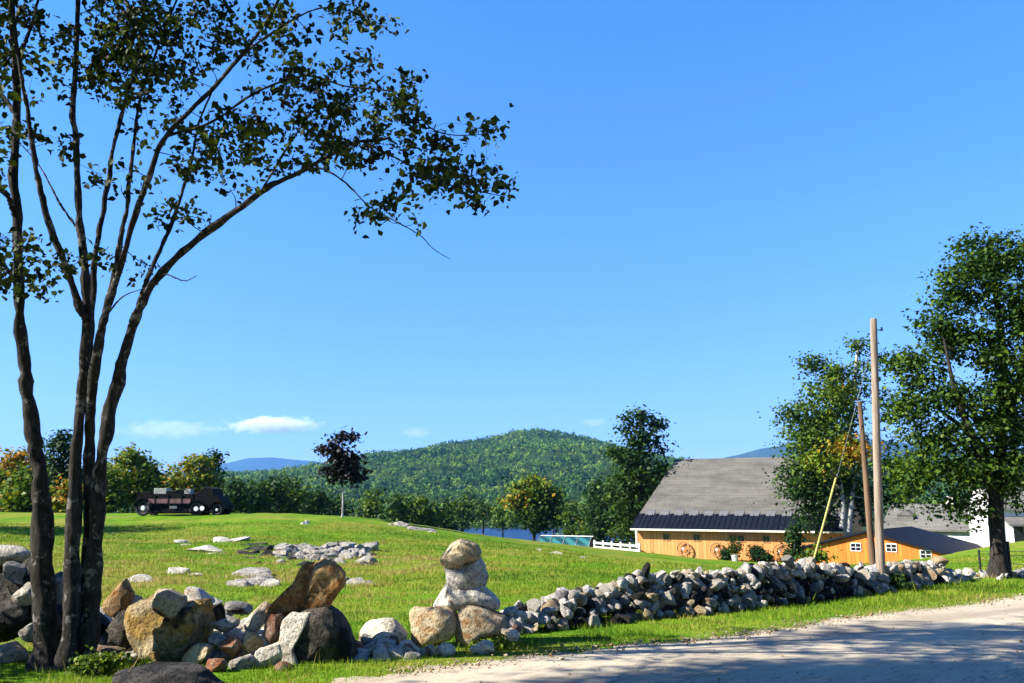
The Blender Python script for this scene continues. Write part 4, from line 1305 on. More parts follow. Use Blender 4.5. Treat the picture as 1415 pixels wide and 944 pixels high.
# forest: the far wooded hillside, one mass of leaf sprays
r = np.random.default_rng(50)
vq, tq = [], []
for cnt, y0, y1, k, qs, hs_ in ((1500, 545, 800, 70, 1.7, 5.2), (3200, 800, 1250, 34, 2.6, 5.4), (11000, 1250, 1860, 16, 3.0, 4.2)):
    y = r.uniform(y0, y1, cnt); x = (r.random(cnt) - .5) * 1.22 * y
    z = hill_z(x, y)
    rad = r.uniform(.35, 1.0, cnt) ** .8 * r.choice([.8, 1.0, 1.5], cnt) * hs_
    con = r.random(cnt) < .10 + .45 * (fbm2(x / 160, y / 200, 9, 3) > .18)
    tone = np.clip(.42 + .30 * fbm2(x / 110, y / 150, 4, 4) + .16 * r.normal(size=cnt), 0.02, .78)
    tone[con] = r.uniform(.0, .2, con.sum())
    q = r.normal(size=(cnt, k, 3)); q /= np.linalg.norm(q, axis=2)[..., None]
    q[..., 2] = np.abs(q[..., 2]) * 1.0 - .25
    nrm = q + r.normal(size=q.shape) * .35; nrm /= np.linalg.norm(nrm, axis=2)[..., None]
    sc3 = np.stack([rad * np.where(con, .55, 1), rad * np.where(con, .55, 1), rad * np.where(con, 1.5, 1.05)], -1)
    pos = np.stack([x, y, z + rad * .9], -1)[:, None] + q * sc3[:, None] * (1 - .25 * r.random((cnt, k, 1)))
    pos = pos.reshape(-1, 3); nn = nrm.reshape(-1, 3)
    t_ = r.normal(size=nn.shape); t_ -= (t_ * nn).sum(1)[:, None] * nn; t_ /= np.linalg.norm(t_, axis=1)[:, None]
    s_ = np.cross(nn, t_)
    a = qs * r.uniform(.6, 1.2, len(nn))[:, None]
    vq.append(np.stack([pos - t_ * a * .5, pos + s_ * a * .4 + nn * a * .1, pos + t_ * a * .5, pos - s_ * a * .4 + nn * a * .1], 1).reshape(-1, 3))
    tq.append(np.repeat(np.clip(np.repeat(tone, k) + .06 * r.normal(size=len(nn)), 0, 1), 4))
V = np.concatenate(vq)
tag(mk('forest', V, [np.arange(len(V)).reshape(-1, 4)], M_WOOD, None, False, np.concatenate(tq)), 'dense green woodland covering the far hill', 'forest', kind='stuff')

# ------------------------------------------------------------------ building materials
def siding(name, c0, c1, pitch=.3):
    m, nt, b = newmat(name)
    co_ = coords(nt)
    sp = nt.nodes.new('ShaderNodeSeparateXYZ'); nt.links.new(co_, sp.inputs[0])
    ad = N(nt, 'ShaderNodeMath', operation='ADD'); nt.links.new(sp.outputs[0], ad.inputs[0]); nt.links.new(sp.outputs[1], ad.inputs[1])
    dv = N(nt, 'ShaderNodeMath', operation='DIVIDE'); nt.links.new(ad.outputs[0], dv.inputs[0]); dv.inputs[1].default_value = pitch
    fl = N(nt, 'ShaderNodeMath', operation='FLOOR'); nt.links.new(dv.outputs[0], fl.inputs[0])
    fr = N(nt, 'ShaderNodeMath', operation='FRACT'); nt.links.new(dv.outputs[0], fr.inputs[0])
    wn = N(nt, 'ShaderNodeTexWhiteNoise'); wn.noise_dimensions = '1D'; nt.links.new(fl.outputs[0], wn.inputs['W'])
    c = ramp(nt, wn.outputs['Value'], [(0, c0), (1, c1)])
    mp = N(nt, 'ShaderNodeMapping'); mp.inputs['Scale'].default_value = (9, 9, .6); nt.links.new(co_, mp.inputs[0])
    c = mix(nt, c, ramp(nt, noise(nt, 2, 5, .65, mp.outputs[0]), [(.3, (.6, .55, .5)), (.6, (1.1, 1.1, 1.1))]), .7, 'MULTIPLY')
    g_ = ramp(nt, fr.outputs[0], [(0, (.25, .22, .2)), (.07, (1, 1, 1)), (.93, (1, 1, 1)), (1, (.25, .22, .2))])
    c = mix(nt, c, g_, .8, 'MULTIPLY')
    nt.links.new(c, b.inputs['Base Color']); b.inputs['Roughness'].default_value = .7; b.inputs['Specular IOR Level'].default_value = .2
    bump(nt, fr.outputs[0], .3, .02, b)
    return m


def shingles(name, c0, c1, row=.28):
    m, nt, b = newmat(name)
    co_ = coords(nt)
    sp = nt.nodes.new('ShaderNodeSeparateXYZ'); nt.links.new(co_, sp.inputs[0])
    cb = nt.nodes.new('ShaderNodeCombineXYZ'); nt.links.new(sp.outputs[0], cb.inputs[0]); nt.links.new(sp.outputs[2], cb.inputs[1])
    bk = N(nt, 'ShaderNodeTexBrick'); nt.links.new(cb.outputs[0], bk.inputs['Vector'])
    bk.inputs['Scale'].default_value = 1; bk.inputs['Brick Width'].default_value = row * 1.3; bk.inputs['Row Height'].default_value = row
    bk.inputs['Mortar Size'].default_value = .012; bk.inputs['Color1'].default_value = (*c0, 1); bk.inputs['Color2'].default_value = (*c1, 1); bk.inputs['Mortar'].default_value = (c0[0] * .72, c0[1] * .72, c0[2] * .72, 1)
    mp = N(nt, 'ShaderNodeMapping'); mp.inputs['Scale'].default_value = (.35, 1, 1.2); nt.links.new(co_, mp.inputs[0])
    c = mix(nt, bk.outputs['Color'], ramp(nt, noise(nt, .6, 6, .7, mp.outputs[0]), [(.3, (.55, .54, .52)), (.7, (1.4, 1.36, 1.28))]), .9, 'MULTIPLY')
    nt.links.new(c, b.inputs['Base Color']); b.inputs['Roughness'].default_value = .9; b.inputs['Specular IOR Level'].default_value = .15
    bump(nt, bk.outputs['Fac'], .5, -.02, b)
    return m


M_ORANGE = siding('orange_board_siding', (.52, .21, .06), (.60, .28, .095), .34)
M_ORANGE2 = siding('deep_orange_siding', (.50, .125, .016), (.60, .18, .026), .3)
M_SHING = shingles('weathered_shingles', (.10, .097, .09), (.112, .108, .10))
M_SHING2 = shingles('grey_shingles', (.11, .11, .105), (.135, .132, .122))
M_NAVY = plain('dark_metal_roof', (.005, .007, .015), .7, 0, .3, 2, .1)
M_WOODT = plain('brown_timber', (.34, .17, .065), .7, 0, .35, 5)
M_GLASS = plain('dark_glass', (.01, .012, .016), .08, 0, .2, 3, .6)
M_CREAM = plain('cream_board', (.72, .66, .54), .6, 0, .08)
M_CLAP = plain('white_clapboard', (.55, .55, .55), .6, 0, .06)
M_STEEL = plain('grey_metal', (.13, .135, .14), .6, .3, .2)

# ------------------------------------------------------------------ barn
AB = R(26)
p = P(880, 762, 88)
barn = thing('barn', (p[0], 88, p[2] - .55), 'long low walled barn of pale orange boards under a huge grey shingle roof', 'barn', -AB)
LEN, HD = 19.0, 9.5
EV, KN, RG = 2.62, 4.15, 9.75
MB().box(0, LEN, 0, .2, 0, EV).box(0, .2, .2, 2 * HD - .2, 0, EV).box(LEN - .2, LEN, .2, 2 * HD - .2, 0, EV).box(0, LEN, 2 * HD - .2, 2 * HD, 0, EV).build('wall', M_ORANGE, barn)
gb = MB()
for x0 in (.02, LEN - .2):
    pr = [(.1, EV), (2.0, KN - .15), (HD, RG - .3), (2 * HD - 2.0, KN - .15), (2 * HD - .1, EV)]
    sg = 1 if x0 < 1 else -1
    gb.add([(x0 + e + sg * max(0, z_ - KN + .15) * 1.75 / 5.6 + (.25 * sg if z_ > KN else 0), y_, z_) for e in (0, .18) for y_, z_ in pr], [(0, 1, 2, 3, 4), (9, 8, 7, 6, 5)] + [(i, i + 5, (i + 1) % 5 + 5, (i + 1) % 5) for i in range(5)])
gb.build('gable_wall', M_ORANGE, barn)
up = MB()
for sgn in (1, -1):
    f_ = (lambda y_: y_) if sgn > 0 else (lambda y_: 2 * HD - y_)
    a, bq = (f_(1.75), KN), (f_(HD), RG)
    up.add([(-.2, a[0], a[1]), (LEN + .2, a[0], a[1]), (LEN - 1.3, bq[0], bq[1]), (1.5, bq[0], bq[1]),
            (-.2, a[0], a[1] - .18), (LEN + .2, a[0], a[1] - .18), (LEN - 1.3, bq[0], bq[1] - .18), (1.5, bq[0], bq[1] - .18)],
           [(0, 1, 2, 3), (4, 7, 6, 5), (0, 4, 5, 1), (1, 5, 6, 2), (2, 6, 7, 3), (3, 7, 4, 0)])
roof = up.build('roof', M_SHING, barn)
for k in range(13):
    x = .5 + k * 1.45
    MB().extx([(1.45, KN - .16), (1.85, KN + .14), (2.15, KN + .3), (2.0, KN + .08), (1.55, KN - .14)], x, x + .85).build('snow_guard', M_STEEL, roof)
lo = MB()
for sgn in (1, -1):
    f_ = (lambda y_: y_) if sgn > 0 else (lambda y_: 2 * HD - y_)
    lo.add([(-.35, f_(-.75), EV + .12), (LEN + .35, f_(-.75), EV + .12), (LEN + .35, f_(1.72), KN - .03), (-.35, f_(1.72), KN - .03),
            (-.35, f_(-.75), EV), (LEN + .35, f_(-.75), EV), (LEN + .35, f_(1.72), KN - .2), (-.35, f_(1.72), KN - .2)],
           [(0, 1, 2, 3), (4, 7, 6, 5), (0, 4, 5, 1), (1, 5, 6, 2), (2, 6, 7, 3), (3, 7, 4, 0)])
lr = lo.build('lower_roof', M_NAVY, barn)
sm = MB()
for k in range(40):
    x = -.3 + k * .49
    sm.add([(x, -.74, EV + .125), (x + .04, -.74, EV + .125), (x + .04, 1.7, KN - .02), (x, 1.7, KN - .02), (x, -.74, EV + .165), (x + .04, -.74, EV + .165), (x + .04, 1.7, KN + .02), (x, 1.7, KN + .02)],
           [(0, 1, 2, 3), (4, 7, 6, 5), (0, 4, 5, 1), (1, 5, 6, 2), (2, 6, 7, 3), (3, 7, 4, 0)])
sm.build('roof_seam', M_NAVY, lr)
MB().box(-.36, LEN + .36, -.80, -.755, EV - .04, EV + .12).build('eave_board', M_CREAM, barn)
MB().box(-.07, .1, -.07, -.003, 0, EV - .02).build('corner_board', M_CREAM, barn)


def barn_x(px):          # local x on the barn front for a photo column
    d = ray(px, 750)
    A = np.array([[math.cos(AB), -d[0] / d[1]], [-math.sin(AB), -1.0]])
    s_, _ = np.linalg.solve(A, np.array([-p[0], -88.0]))
    return s_


for px, dbl in ((921, 0), (963, 0), (1013, 0), (1024, 0), (1059, 0)):
    x = barn_x(px)
    fw = MB().box(x - .36, x + .36, -.05, -.004, 1.62, 2.3)
    fo = fw.build('window', M_WOODT, barn)
    MB().box(x - .28, x - .02, -.062, -.052, 1.70, 2.22).box(x + .02, x + .28, -.062, -.052, 1.70, 2.22).build('pane', M_GLASS, fo)
# wagon wheels leaning on the barn front
def wheel_thing(px, label, first=None):
    x = barn_x(px)
    wx = p[0] + math.cos(AB) * x - math.sin(AB) * .3; wy = 88 - math.sin(AB) * x - math.cos(AB) * .3
    z = gt(wx, wy)
    return (wx, wy, max(z, barn.location.z + .25) + .02)


ww = thing('wagon_wheel', wheel_thing(945, ''), 'wooden wagon wheel leaning alone on the left part of the barn front', 'wagon wheel', -AB, 'wagon wheels leaning on the barn')
MB().torus((0, 0, .82), (0, 1, -.12), .76, .085, 30, 8).build('rim', M_WOODT, ww, smooth=True)
sp_ = MB()
for k in range(10):
    a = 2 * PI * k / 10
    sp_.cyl((0, 0, .82), (.74 * math.cos(a), .05 * math.sin(a), .82 + .74 * math.sin(a)), .035, .025, 6)
sp_.build('spokes', M_WOODT, ww)
MB().cyl((0, -.12, .82), (0, .12, .82), .15, .12, 14).build('hub', M_CREAM, ww)
ww.scale = (.8, .8, .8)
dup(ww, wheel_thing(991, ''), -AB, 'wooden wagon wheel leaning on the barn left of the dark shrubs')
dup(ww, wheel_thing(1040, ''), -AB, 'wooden wagon wheel leaning on the barn behind the dark shrubs')
dup(ww, wheel_thing(1078, ''), -AB, 'wooden wagon wheel leaning on the barn beside the bluish shrub')
# things standing in front of the barn
for k, (px, py, rx, ry, lo_, hi_, lab) in enumerate(((1004, 766, 8, 11, .0, .2, 'dark round shrub left of the white planter before the barn'), (1045, 766, 9, 11, .0, .2, 'dark round shrub right of the white planter before the barn'),
                                                     (1060, 770, 6, 6, .05, .3, 'low small shrub farthest right before the barn wheels'))):
    x = barn_x(px); bx_ = p[0] + math.cos(AB) * x - math.sin(AB) * 1.6; by_ = 88 - math.sin(AB) * x - math.cos(AB) * 1.6
    grow('barn_shrub', lab, 'shrub', (bx_, by_, gt(bx_, by_)), [(px, py + 5, 0), (px, py, 0), (px, py - 5, 0)], .05, [(px, py, rx * .8, ry * .8, 26, lo_, hi_)], by_, .2, 34, .24, M_LEAF, seed=90 + k)
x = barn_x(1021); bx_ = p[0] + math.cos(AB) * x - math.sin(AB) * 1.9; by_ = 88 - math.sin(AB) * x - math.cos(AB) * 1.9
pot = thing('planter', (bx_, by_, gt(bx_, by_) - .05), 'white planter pot with a grey green plant before the barn', 'planter')
MB().cyl((0, 0, 0), (0, 0, .55), .24, .34, 14).torus((0, 0, .55), (0, 0, 1), .34, .04, 16, 6).build('pot', M_WHITE, pot)
rng = np.random.default_rng(4)
leaves_mesh('foliage', rng.normal(size=(700, 3)) * (.32, .3, .38) + (bx_, by_, gt(bx_, by_) + 1.15), .18, M_LEAF, pot, np.clip(.3 + .1 * rng.normal(size=700), 0, 1), (bx_, by_, gt(bx_, by_) - .05))
MB().cyl((0, 0, .4), (0, 0, 1.2), .04, .02, 7).build('stem', M_BARK, pot)

# ------------------------------------------------------------------ orange gabled outbuilding
A2 = R(38)
cr = P(1316, 769, 62)
W2, D2, H2, AP = 11.0, 11.5, 1.75, 3.2
zb = cr[2] - H2
ob = thing('outbuilding', (cr[0] - math.cos(A2) * W2, 62 + math.sin(A2) * W2, zb), 'low bright orange gabled outbuilding with a dark metal roof behind the utility pole', 'outbuilding', -A2)
MB().extr([(0, 0), (W2, 0), (W2, H2), (W2 / 2, AP), (0, H2)], 0, .2).extr([(0, 0), (W2, 0), (W2, H2), (W2 / 2, AP), (0, H2)], D2 - .2, D2).box(0, .2, .2, D2 - .2, 0, H2).box(W2 - .2, W2, .2, D2 - .2, 0, H2).build('wall', M_ORANGE2, ob)
sl = (AP - H2) / (W2 / 2)
rf = MB()
for sg in (0, 1):
    f_ = (lambda x_: x_) if sg == 0 else (lambda x_: W2 - x_)
    q = [(f_(-.5), H2 - .5 * sl + .04), (f_(W2 / 2 - .002), AP + .04), (f_(W2 / 2 - .002), AP + .19), (f_(-.5), H2 - .5 * sl + .17)]
    rf.extr(q, -.35, D2 + .35)
rf.build('roof', M_NAVY, ob)


def ob_x(px):
    d = ray(px, 760); o0 = np.array(ob.location[:2])
    A = np.array([[math.cos(A2), -d[0] / d[1]], [-math.sin(A2), -1.0]])
    s_, _ = np.linalg.solve(A, -o0)
    return s_


for px, py in ((1183, 756), (1232, 757), (1279, 766)):
    x = ob_x(px); yy = ob.location.y - math.sin(A2) * x
    zc = P(px, py, yy)[2] - zb
    fo = MB().box(x - .37, x + .37, -.06, -.004, zc - .29, zc + .29).build('window', M_WHITE, ob)
    pn = MB()
    for i in range(2):
        for j in range(2):
            pn.box(x - .33 + i * .35, x - .33 + i * .35 + .31, -.075, -.063, zc - .24 + j * .26, zc - .24 + j * .26 + .22)
    pn.build('pane', M_GLASS, fo)

# ------------------------------------------------------------------ pale houses behind
hc = P(1226, 760, 97)
hs_ = thing('house', (hc[0], 97, hc[2] - .6), 'pale house with a grey shingle roof behind the orange outbuilding', 'house', -A2)
Lh, Dh, E1, R1 = 17.0, 8.0, 2.9, 5.35
MB().box(0, Lh, 0, .2, 0, E1).extx([(.2, 0), (Dh - .2, 0), (Dh - .2, E1), (Dh / 2, R1 - .25), (.2, E1)], 0, .2).extx([(.2, 0), (Dh - .2, 0), (Dh - .2, E1), (Dh / 2, R1 - .25), (.2, E1)], Lh - .2, Lh).box(0, Lh, Dh - .2, Dh, 0, E1).build('wall', M_CLAP, hs_)
hr = MB()
for sg in (0, 1):
    f_ = (lambda y_: y_) if sg == 0 else (lambda y_: Dh - y_)
    hr.extx([(f_(-.5), E1 - .25), (f_(Dh / 2 - .002), R1 - .1), (f_(Dh / 2 - .002), R1 + .08), (f_(-.5), E1 - .08)], -.4, Lh + .4)
hro = hr.build('roof', M_SHING2, hs_)
MB().box(5.2, 5.9, Dh / 2 + .4, Dh / 2 + 1.1, R1 - .8, R1 + .9).build('chimney', M_CREAM, hro)
MB().box(1.0, 2.6, 1.0, 2.8, E1 + .3, E1 + 1.3).extr([(.85, E1 + 1.31), (2.75, E1 + 1.31), (1.8, E1 + 1.9)], .9, 3.1).build('dormer', M_SHING2, hro)
for x in (3, 6, 9, 12, 15):
    fo = MB().box(x - .5, x + .5, -.06, -.004, .9, 2.2).build('window', M_WHITE, hs_)
    MB().box(x - .42, x - .03, -.075, -.063, .98, 2.12).box(x + .03, x + .42, -.075, -.063, .98, 2.12).build('pane', M_GLASS, fo)

A3 = R(14)
hc = P(1381, 770, 66)
wh_ = thing('house', (hc[0], 66, hc[2] - .2), 'white house with a dark door and porch roof at the right edge behind the tree', 'house', -A3)
Lw, Dw, Hw = 12.0, 8.0, 3.75
MB().box(0, Lw, 0, .2, 0, Hw).extx([(.2, 0), (Dw - .2, 0), (Dw - .2, Hw), (Dw / 2, Hw + 2.4), (.2, Hw)], 0, .2).extx([(.2, 0), (Dw - .2, 0), (Dw - .2, Hw), (Dw / 2, Hw + 2.4), (.2, Hw)], Lw - .2, Lw).box(0, Lw, Dw - .2, Dw, 0, Hw).build('wall', M_CLAP, wh_)
hr = MB()
for sg in (0, 1):
    f_ = (lambda y_: y_) if sg == 0 else (lambda y_: Dw - y_)
    hr.extx([(f_(-.4), Hw - .2), (f_(Dw / 2 - .002), Hw + 2.45), (f_(Dw / 2 - .002), Hw + 2.62), (f_(-.4), Hw - .03)], -.3, Lw + .3)
hr.build('roof', M_SHING2, wh_)
MB().extx([(-1.6, 2.45), (-.01, 2.95), (-.01, 3.1), (-1.6, 2.6)], .45, 5).build('porch_roof', M_SHING2, wh_)
MB().box(.55, .7, -1.5, -1.35, .35, 2.44).box(2.3, 2.45, -1.5, -1.35, .35, 2.44).build('porch_post', M_WHITE, wh_)
MB().box(.9, 1.75, -.06, -.004, .55, 2.4).build('door', M_BLACK, wh_)
MB().box(.4, 5, -1.6, -.01, -.3, .5).box(.7, 2.1, -1.95, -1.61, -.3, .25).build('porch_step', M_CREAM, wh_)
fo = MB().box(3.1, 4.3, -.06, -.004, 1.1, 2.3).build('window', M_WHITE, wh_)
MB().box(3.2, 3.66, -.075, -.063, 1.2, 2.2).box(3.74, 4.2, -.075, -.063, 1.2, 2.2).build('pane', M_GLASS, fo)

# a far white house on the hillside
fx, fy = P(640, 664, 1250)[:2]
fz = float(hill_z(np.array([fx]), np.array([fy]))[0])
fh = thing('farmhouse', (fx, fy, P(640, 668, 1250)[2]), 'tiny white farmhouse in the woods of the far hill', 'house', .3)
MB().box(-4, 4, -3, 3, -6, 5).build('wall', M_CLAP, fh)
MB().extr([(-4.3, 5), (4.3, 5), (0, 8)], -3.2, 3.2).build('roof', M_SHING2, fh)

# ------------------------------------------------------------------ poly tunnel and white fence
tp = P(748, 752, 104)
tz = gt(tp[0], 104)
pt = thing('tunnel_greenhouse', (tp[0], 104, P(748, 740, 104)[2] - 2.1), 'teal plastic tunnel greenhouse beyond the field with a dark open end', 'greenhouse', -R(24))
m, nt, b = newmat('teal_film')
co_ = coords(nt)
wv = N(nt, 'ShaderNodeTexWave', Scale=.35, Distortion=1.5); wv.bands_direction = 'DIAGONAL'; nt.links.new(co_, wv.inputs[0])
nt.links.new(ramp(nt, wv.outputs['Fac'], [(.3, (.008, .045, .05)), (.7, (.025, .13, .13))]), b.inputs['Base Color']); b.inputs['Roughness'].default_value = .25
M_TEAL = m
arc = [(1.6 * math.cos(a), 2.0 * math.sin(a)) for a in np.linspace(0, PI, 15)]
cv = MB()
inner = [(y_ * .985, z_ * .985) for y_, z_ in arc]
cv.extx(arc + inner[::-1], 0, 6.2)
cv.build('cover', M_TEAL, pt)
MB().extx([(y_ * .97, z_ * .97) for y_, z_ in arc], 6.0, 6.1).build('end_panel', M_BLACK, pt)
for k in range(5):
    hb = MB()
    x = k * 1.55
    hb.extx([(y_ * 1.03, z_ * 1.03) for y_, z_ in arc] + [(y_ * 1.002, z_ * 1.002) for y_, z_ in arc[::-1]], x - .03, x + .05)
    hb.build('hoop', M_STEEL, pt)
MB().box(-.05, 6.3, -.12, .12, 2.07, 2.14).build('ridge_strip', M_WHITE, pt)

f0, f1 = P(822, 757, 94), P(884, 759, 87)
fz0, fz1 = gt(f0[0], f0[1]), gt(f1[0], f1[1])
wf = thing('rail_fence', (f0[0], f0[1], P(828, 760, 93)[2]), 'white rail fence between the pointed tree and the barn', 'fence', math.atan2(f1[1] - f0[1], f1[0] - f0[0]))
LN = math.hypot(f1[0] - f0[0], f1[1] - f0[1])
for k in range(6):
    MB().box(k * LN / 5 - .07, k * LN / 5 + .07, -.07, .07, -.6, .95).build('post', M_WHITE, wf)
for z in (.25, .68):
    MB().box(-.1, LN + .1, -.115, -.075, z - .09, z + .09).build('rail', M_WHITE, wf)

# ------------------------------------------------------------------ utility pole, stub pole, guy
M_POLE = bark_mat('pole_wood', (.15, .112, .08), (.29, .235, .18), .2, .8, .08)
M_POLE2 = bark_mat('old_pole_wood', (.08, .05, .03), (.17, .11, .065), .2, .8, .08)
M_YEL = plain('yellow_plastic', (.36, .34, .10), .5, 0, .15)
M_RED = plain('orange_band', (.45, .11, .04), .6, 0, .3)
pb = gp(1217, 817); top = P(1207, 442, pb[1]) - pb
up_ = thing('utility_pole', tuple(pb), 'tall bare pale utility pole standing on the verge in front of the stone wall', 'utility pole')
tb = Tubes(); tb.add(spline([(0, 0, -.3), top * .5, top], 14), np.linspace(.105, .075, 14), 14, 3, .04); po = tb.build('shaft', M_POLE, up_)
MB().cyl(tuple(top), tuple(top + np.array([0, 0, .03])), .075, .06, 14).build('pole_cap', M_POLE, up_)
q = top * .05
MB().cyl(tuple(top * .015), tuple(top * .055), .113, .112, 14).build('marker_band', M_RED, up_)
for fr_ in (.96, .58, .42):
    c_ = top * fr_
    MB().cyl((c_[0] - .06, c_[1], c_[2]), (c_[0] + .22, c_[1], c_[2]), .014, .014, 8).cyl((c_[0] + .19, c_[1], c_[2] - .02), (c_[0] + .19, c_[1], c_[2] + .07), .03, .02, 8).build('bracket', M_STEEL, up_)
pb2 = gp(1209, 815); top2 = P(1188, 556, pb2[1] + .05) - pb2
u2 = thing('stub_pole', tuple(pb2), 'short leaning brown pole stub tied beside the tall utility pole', 'utility pole')
tb = Tubes(); tb.add(spline([(0, 0, -.3), top2 * .5, top2], 14), np.linspace(.085, .05, 14), 12, 5, .06); tb.build('shaft', M_POLE2, u2)
MB().cyl(tuple(top2), tuple(top2 + np.array([0, 0, .02])), .05, .04, 12).build('pole_cap', M_POLE2, u2)
gA = P(1112, 786, 21.5); gA[2] = gt(gA[0], gA[1]); gT = pb + top * .93
gw = thing('guy_wire', tuple(gA), 'slanting guy wire with a long yellow guard left of the utility pole', 'guy wire')
v_ = gT - gA
MB().cyl((0, 0, -.1), tuple(v_), .006, .006, 6).build('cable', M_STEEL, gw)
MB().cyl(tuple(v_ * .02), tuple(v_ * .44), .024, .024, 10).build('guard', M_YEL, gw)

# dark wire fence at the right
fa, fb = gp(1355, 788), gp(1397, 800)
df = thing('wire_fence', tuple(fa), 'dark post and wire fence around the tree at the right', 'fence', math.atan2(fb[1] - fa[1], fb[0] - fa[0]))
LN = math.hypot(fb[0] - fa[0], fb[1] - fa[1])
dz = fb[2] - fa[2]
for k, hh in ((0, .78), (LN, .98), (LN * 2.1, .95)):
    MB().cyl((k, 0, -.3 + dz * k / LN), (k, 0, hh + dz * k / LN), .045, .04, 8).cyl((k, 0, hh + dz * k / LN), (k, 0, hh + .03 + dz * k / LN), .055, .03, 8).build('post', M_BLACK, df)
for z in (.2, .42, .64, .74):
    MB().cyl((0, .05, z), (LN * 2.1, .05, z + dz * 2.1), .008, .008, 5).build('wire', M_BLACK, df)

# ------------------------------------------------------------------ the old truck on the knoll
tb_ = base_at(253, 59)
YT = tb_[1]
tr = thing('old_truck', tuple(tb_ + (0, 0, -.02)), 'long low dark antique truck with white wheel hubs parked on the field crest', 'truck', -.03)
s_ = S(YT)
X_ = lambda px: (px - 253) * s_
Z_ = lambda py: (709 - py) * s_
M_TRUCK = plain('rusted_black_paint', (.004, .0035, .004), .7, 0, .5, 3, .08)
M_TRED = plain('faded_maroon_boards', (.15, .07, .075), .7, 0, .4, 3)
M_TYRE = plain('tyre_rubber', (.014, .014, .014), .8)
M_PALE = plain('weathered_pale_boards', (.45, .42, .35), .7, 0, .25, 4)
wd = .85
MB().box(X_(198), X_(300), -wd + .15, wd - .15, Z_(700), Z_(695)).build('chassis', M_TRUCK, tr)
MB().box(X_(199), X_(272), -wd, wd, Z_(684), Z_(681)).box(X_(197), X_(273), -wd - .03, -wd, Z_(694.5), Z_(680)).box(X_(197), X_(273), wd, wd + .03, Z_(694.5), Z_(680)).build('deck', M_TRUCK, tr)
MB().box(X_(213), X_(270), -wd - .07, -wd - .035, Z_(692.5), Z_(686.5)).build('side_board', M_TRED, tr)
MB().extr([(X_(272), Z_(701)), (X_(314), Z_(701)), (X_(313), Z_(690)), (X_(307), Z_(684)), (X_(301), Z_(682)), (X_(299), Z_(673)), (X_(287), Z_(671)), (X_(276), Z_(679)), (X_(272), Z_(680))], -wd, wd).build('cab', M_TRUCK, tr, .04)
MB().box(X_(234), X_(248), -wd * .8, wd * .8, Z_(681), Z_(676)).build('seat', M_TRUCK, tr, .05)
MB().box(X_(198), X_(214), -wd * .8, wd * .8, Z_(681), Z_(677)).build('seat', M_TRUCK, tr, .05)
MB().cyl((X_(252), -.5, Z_(681)), (X_(254), -.5, Z_(672)), .03, .03, 8).torus((X_(254), -.5, Z_(672)), (.5, 0, 1), .2, .02, 16, 6).build('steering_wheel', M_TRUCK, tr)
for px, rad in ((206, 10.5), (278, 9.5), (306, 8.5)):
    for sd in (-1, 1):
        c_ = Vector((X_(px), sd * (wd - .05), rad * s_ - .02))
        t_ = MB().torus(c_, (0, 1, 0), rad * s_ - .1, .1, 28, 10).build('wheel', M_TYRE, tr, smooth=True)
        MB().cyl(c_ - Vector((0, .04, 0)), c_ + Vector((0, .04, 0)), rad * s_ - .15, rad * s_ - .15, 22).build('rim', M_TRED if px == 206 else M_TRUCK, t_)
        MB().cyl(c_ + Vector((0, sd * .04, 0)), c_ + Vector((0, sd * .13, 0)), .17 if px != 306 else .1, .13 if px != 306 else .07, 14).build('hub', M_WHITE, t_)
    for sd in (-1, 1):
        fd = MB()
        rr_ = rad * s_ + .06
        ar = [(X_(px) + rr_ * math.cos(a), rad * s_ + rr_ * math.sin(a)) for a in np.linspace(.15, PI - .15, 12)]
        ar2 = [(X_(px) + (rr_ + .04) * math.cos(a), rad * s_ + (rr_ + .04) * math.sin(a)) for a in np.linspace(.15, PI - .15, 12)]
        y0, y1 = sorted((sd * (wd - .25), sd * (wd + .12)))
        fd.extr(ar + ar2[::-1], y0, y1).build('mudguard', M_TRUCK, tr)
MB().cyl((X_(287), -wd - .16, Z_(699)), (X_(287), -wd - .02, Z_(699)), .15, .08, 14).build('headlight', M_WHITE, tr)
MB().box(X_(242), X_(252), -wd - .06, -wd - .02, Z_(699.5), Z_(696)).build('tool_box', M_STEEL, tr)
MB().box(X_(216), X_(270), -wd + .05, wd - .05, Z_(706), Z_(696)).build('undercarriage', M_TRUCK, tr)
MB().box(X_(214), X_(300), -wd - .12, -wd + .02, Z_(704), Z_(703)).build('running_board', M_TRUCK, tr)
wsf = MB()
for sd in (-1, 1):
    wsf.cyl((X_(276), sd * .75, Z_(680)), (X_(273), sd * .75, Z_(670)), .03, .03, 8)
wsf.cyl((X_(273), -.75, Z_(670)), (X_(273), .75, Z_(670)), .03, .03, 8)
wsf.build('windscreen_frame', M_TRUCK, tr)
for px, pz in ((222, 684.8), (240, 684.8), (258, 684.8)):
    MB().box(X_(px) - .03, X_(px) + .03, -wd - .09, -wd - .036, Z_(694), Z_(682)).build('stake', M_TRUCK, tr)
# pale boxes lying on the truck deck
def crate(px0, px1, z0, z1, lab, depth):
    o = thing('crate', (tb_[0] + X_((px0 + px1) / 2), YT, tb_[2] + Z_(z1) + .0), lab, 'crate')
    w_ = X_(px1) - X_(px0); h_ = Z_(z0) - Z_(z1)
    MB().box(-w_ / 2, w_ / 2, -depth, depth, 0, h_).build('box', M_PALE, o)
    sl_ = MB()
    for k in range(3):
        sl_.box(-w_ / 2 - .01, w_ / 2 + .01, -depth - .02, -depth - .004, .04 + k * h_ / 3, .04 + k * h_ / 3 + h_ / 4)
    sl_.build('slats', M_PALE, o)
crate(216, 232, 673, 681, 'pale wooden crate standing on the rear deck of the old truck', .45)
crate(256, 264, 674, 681, 'smaller weathered crate on the truck deck beside the cab', .3)

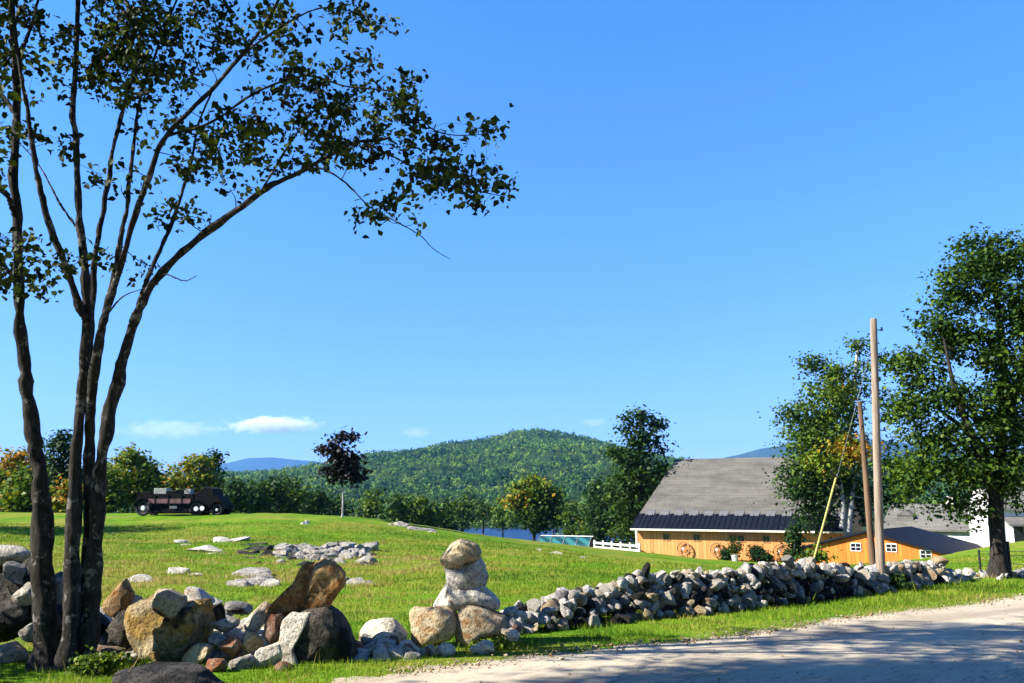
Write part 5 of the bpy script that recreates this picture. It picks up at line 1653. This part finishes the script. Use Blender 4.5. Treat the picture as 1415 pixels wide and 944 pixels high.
# ------------------------------------------------------------------ air and clouds
mz = bpy.data.materials.new('haze_air'); mz.use_nodes = True
nt = mz.node_tree
nt.nodes.remove(nt.nodes['Principled BSDF'])
pv = nt.nodes.new('ShaderNodeVolumePrincipled')
pv.inputs['Color'].default_value = (.16, .42, 1, 1)
pv.inputs['Density'].default_value = 5e-5
pv.inputs['Anisotropy'].default_value = .1
nt.links.new(pv.outputs[0], nt.nodes['Material Output'].inputs['Volume'])
tag(MB().box(-16000, 16000, -320, 16000, -27, 1100).build('haze', mz), 'thin blue air that fades the far mountains', 'haze', kind='stuff')


def cloud(px, py, wpx, hpx, dens, seed, label, th=.45):
    Yc = 24000
    c = P(px, py, Yc); s_ = S(Yc)
    m = bpy.data.materials.new('cloud_vapour'); m.use_nodes = True
    nt = m.node_tree; nt.nodes.remove(nt.nodes['Principled BSDF'])
    pv = nt.nodes.new('ShaderNodeVolumePrincipled'); pv.inputs['Color'].default_value = (1, 1, 1, 1); pv.inputs['Anisotropy'].default_value = .2
    tc = coords(nt)
    ln = N(nt, 'ShaderNodeVectorMath', operation='LENGTH'); nt.links.new(tc, ln.inputs[0])
    mp = N(nt, 'ShaderNodeMapping'); mp.inputs['Scale'].default_value = (wpx / hpx * .55, 1.2, 1.1); mp.inputs['Location'].default_value = (seed, seed * 2, 0); nt.links.new(tc, mp.inputs[0])
    nz = noise(nt, 1.7, 6, .62, mp.outputs[0])
    sb = N(nt, 'ShaderNodeMath', operation='MULTIPLY_ADD'); nt.links.new(ln.outputs['Value'], sb.inputs[0]); sb.inputs[1].default_value = -.62; nt.links.new(nz, sb.inputs[2])
    mr_ = N(nt, 'ShaderNodeMapRange'); mr_.inputs[1].default_value = th - .42; mr_.inputs[2].default_value = th - .18; mr_.inputs[3].default_value = 0; mr_.inputs[4].default_value = dens
    nt.links.new(sb.outputs[0], mr_.inputs[0]); nt.links.new(mr_.outputs[0], pv.inputs['Density'])
    nt.links.new(pv.outputs[0], nt.nodes['Material Output'].inputs['Volume'])
    v, f = ICO[3]
    o = mk('cloud', v, [f], m, None, True)
    o.location = c; o.scale = (wpx * s_ / 2 * 1.25, hpx * s_ * 1.2, hpx * s_ / 2 * 1.35)
    tag(o, label, 'cloud')
    o['kind'] = 'thing'


cloud(376, 588, 132, 25, .0055, 3.3, 'bright white cloud low above the distant blue mountain')
cloud(232, 594, 150, 26, .0008, 8.1, 'faint wispy grey cloud low between the clumped stems and the white cloud', .42)
cloud(575, 598, 46, 14, .001, 5.7, 'tiny faint cloud wisp left of the wooded hill top', .42)
cloud(820, 584, 44, 12, .001, 2.2, 'tiny faint cloud wisp right of the wooded hill top', .42)
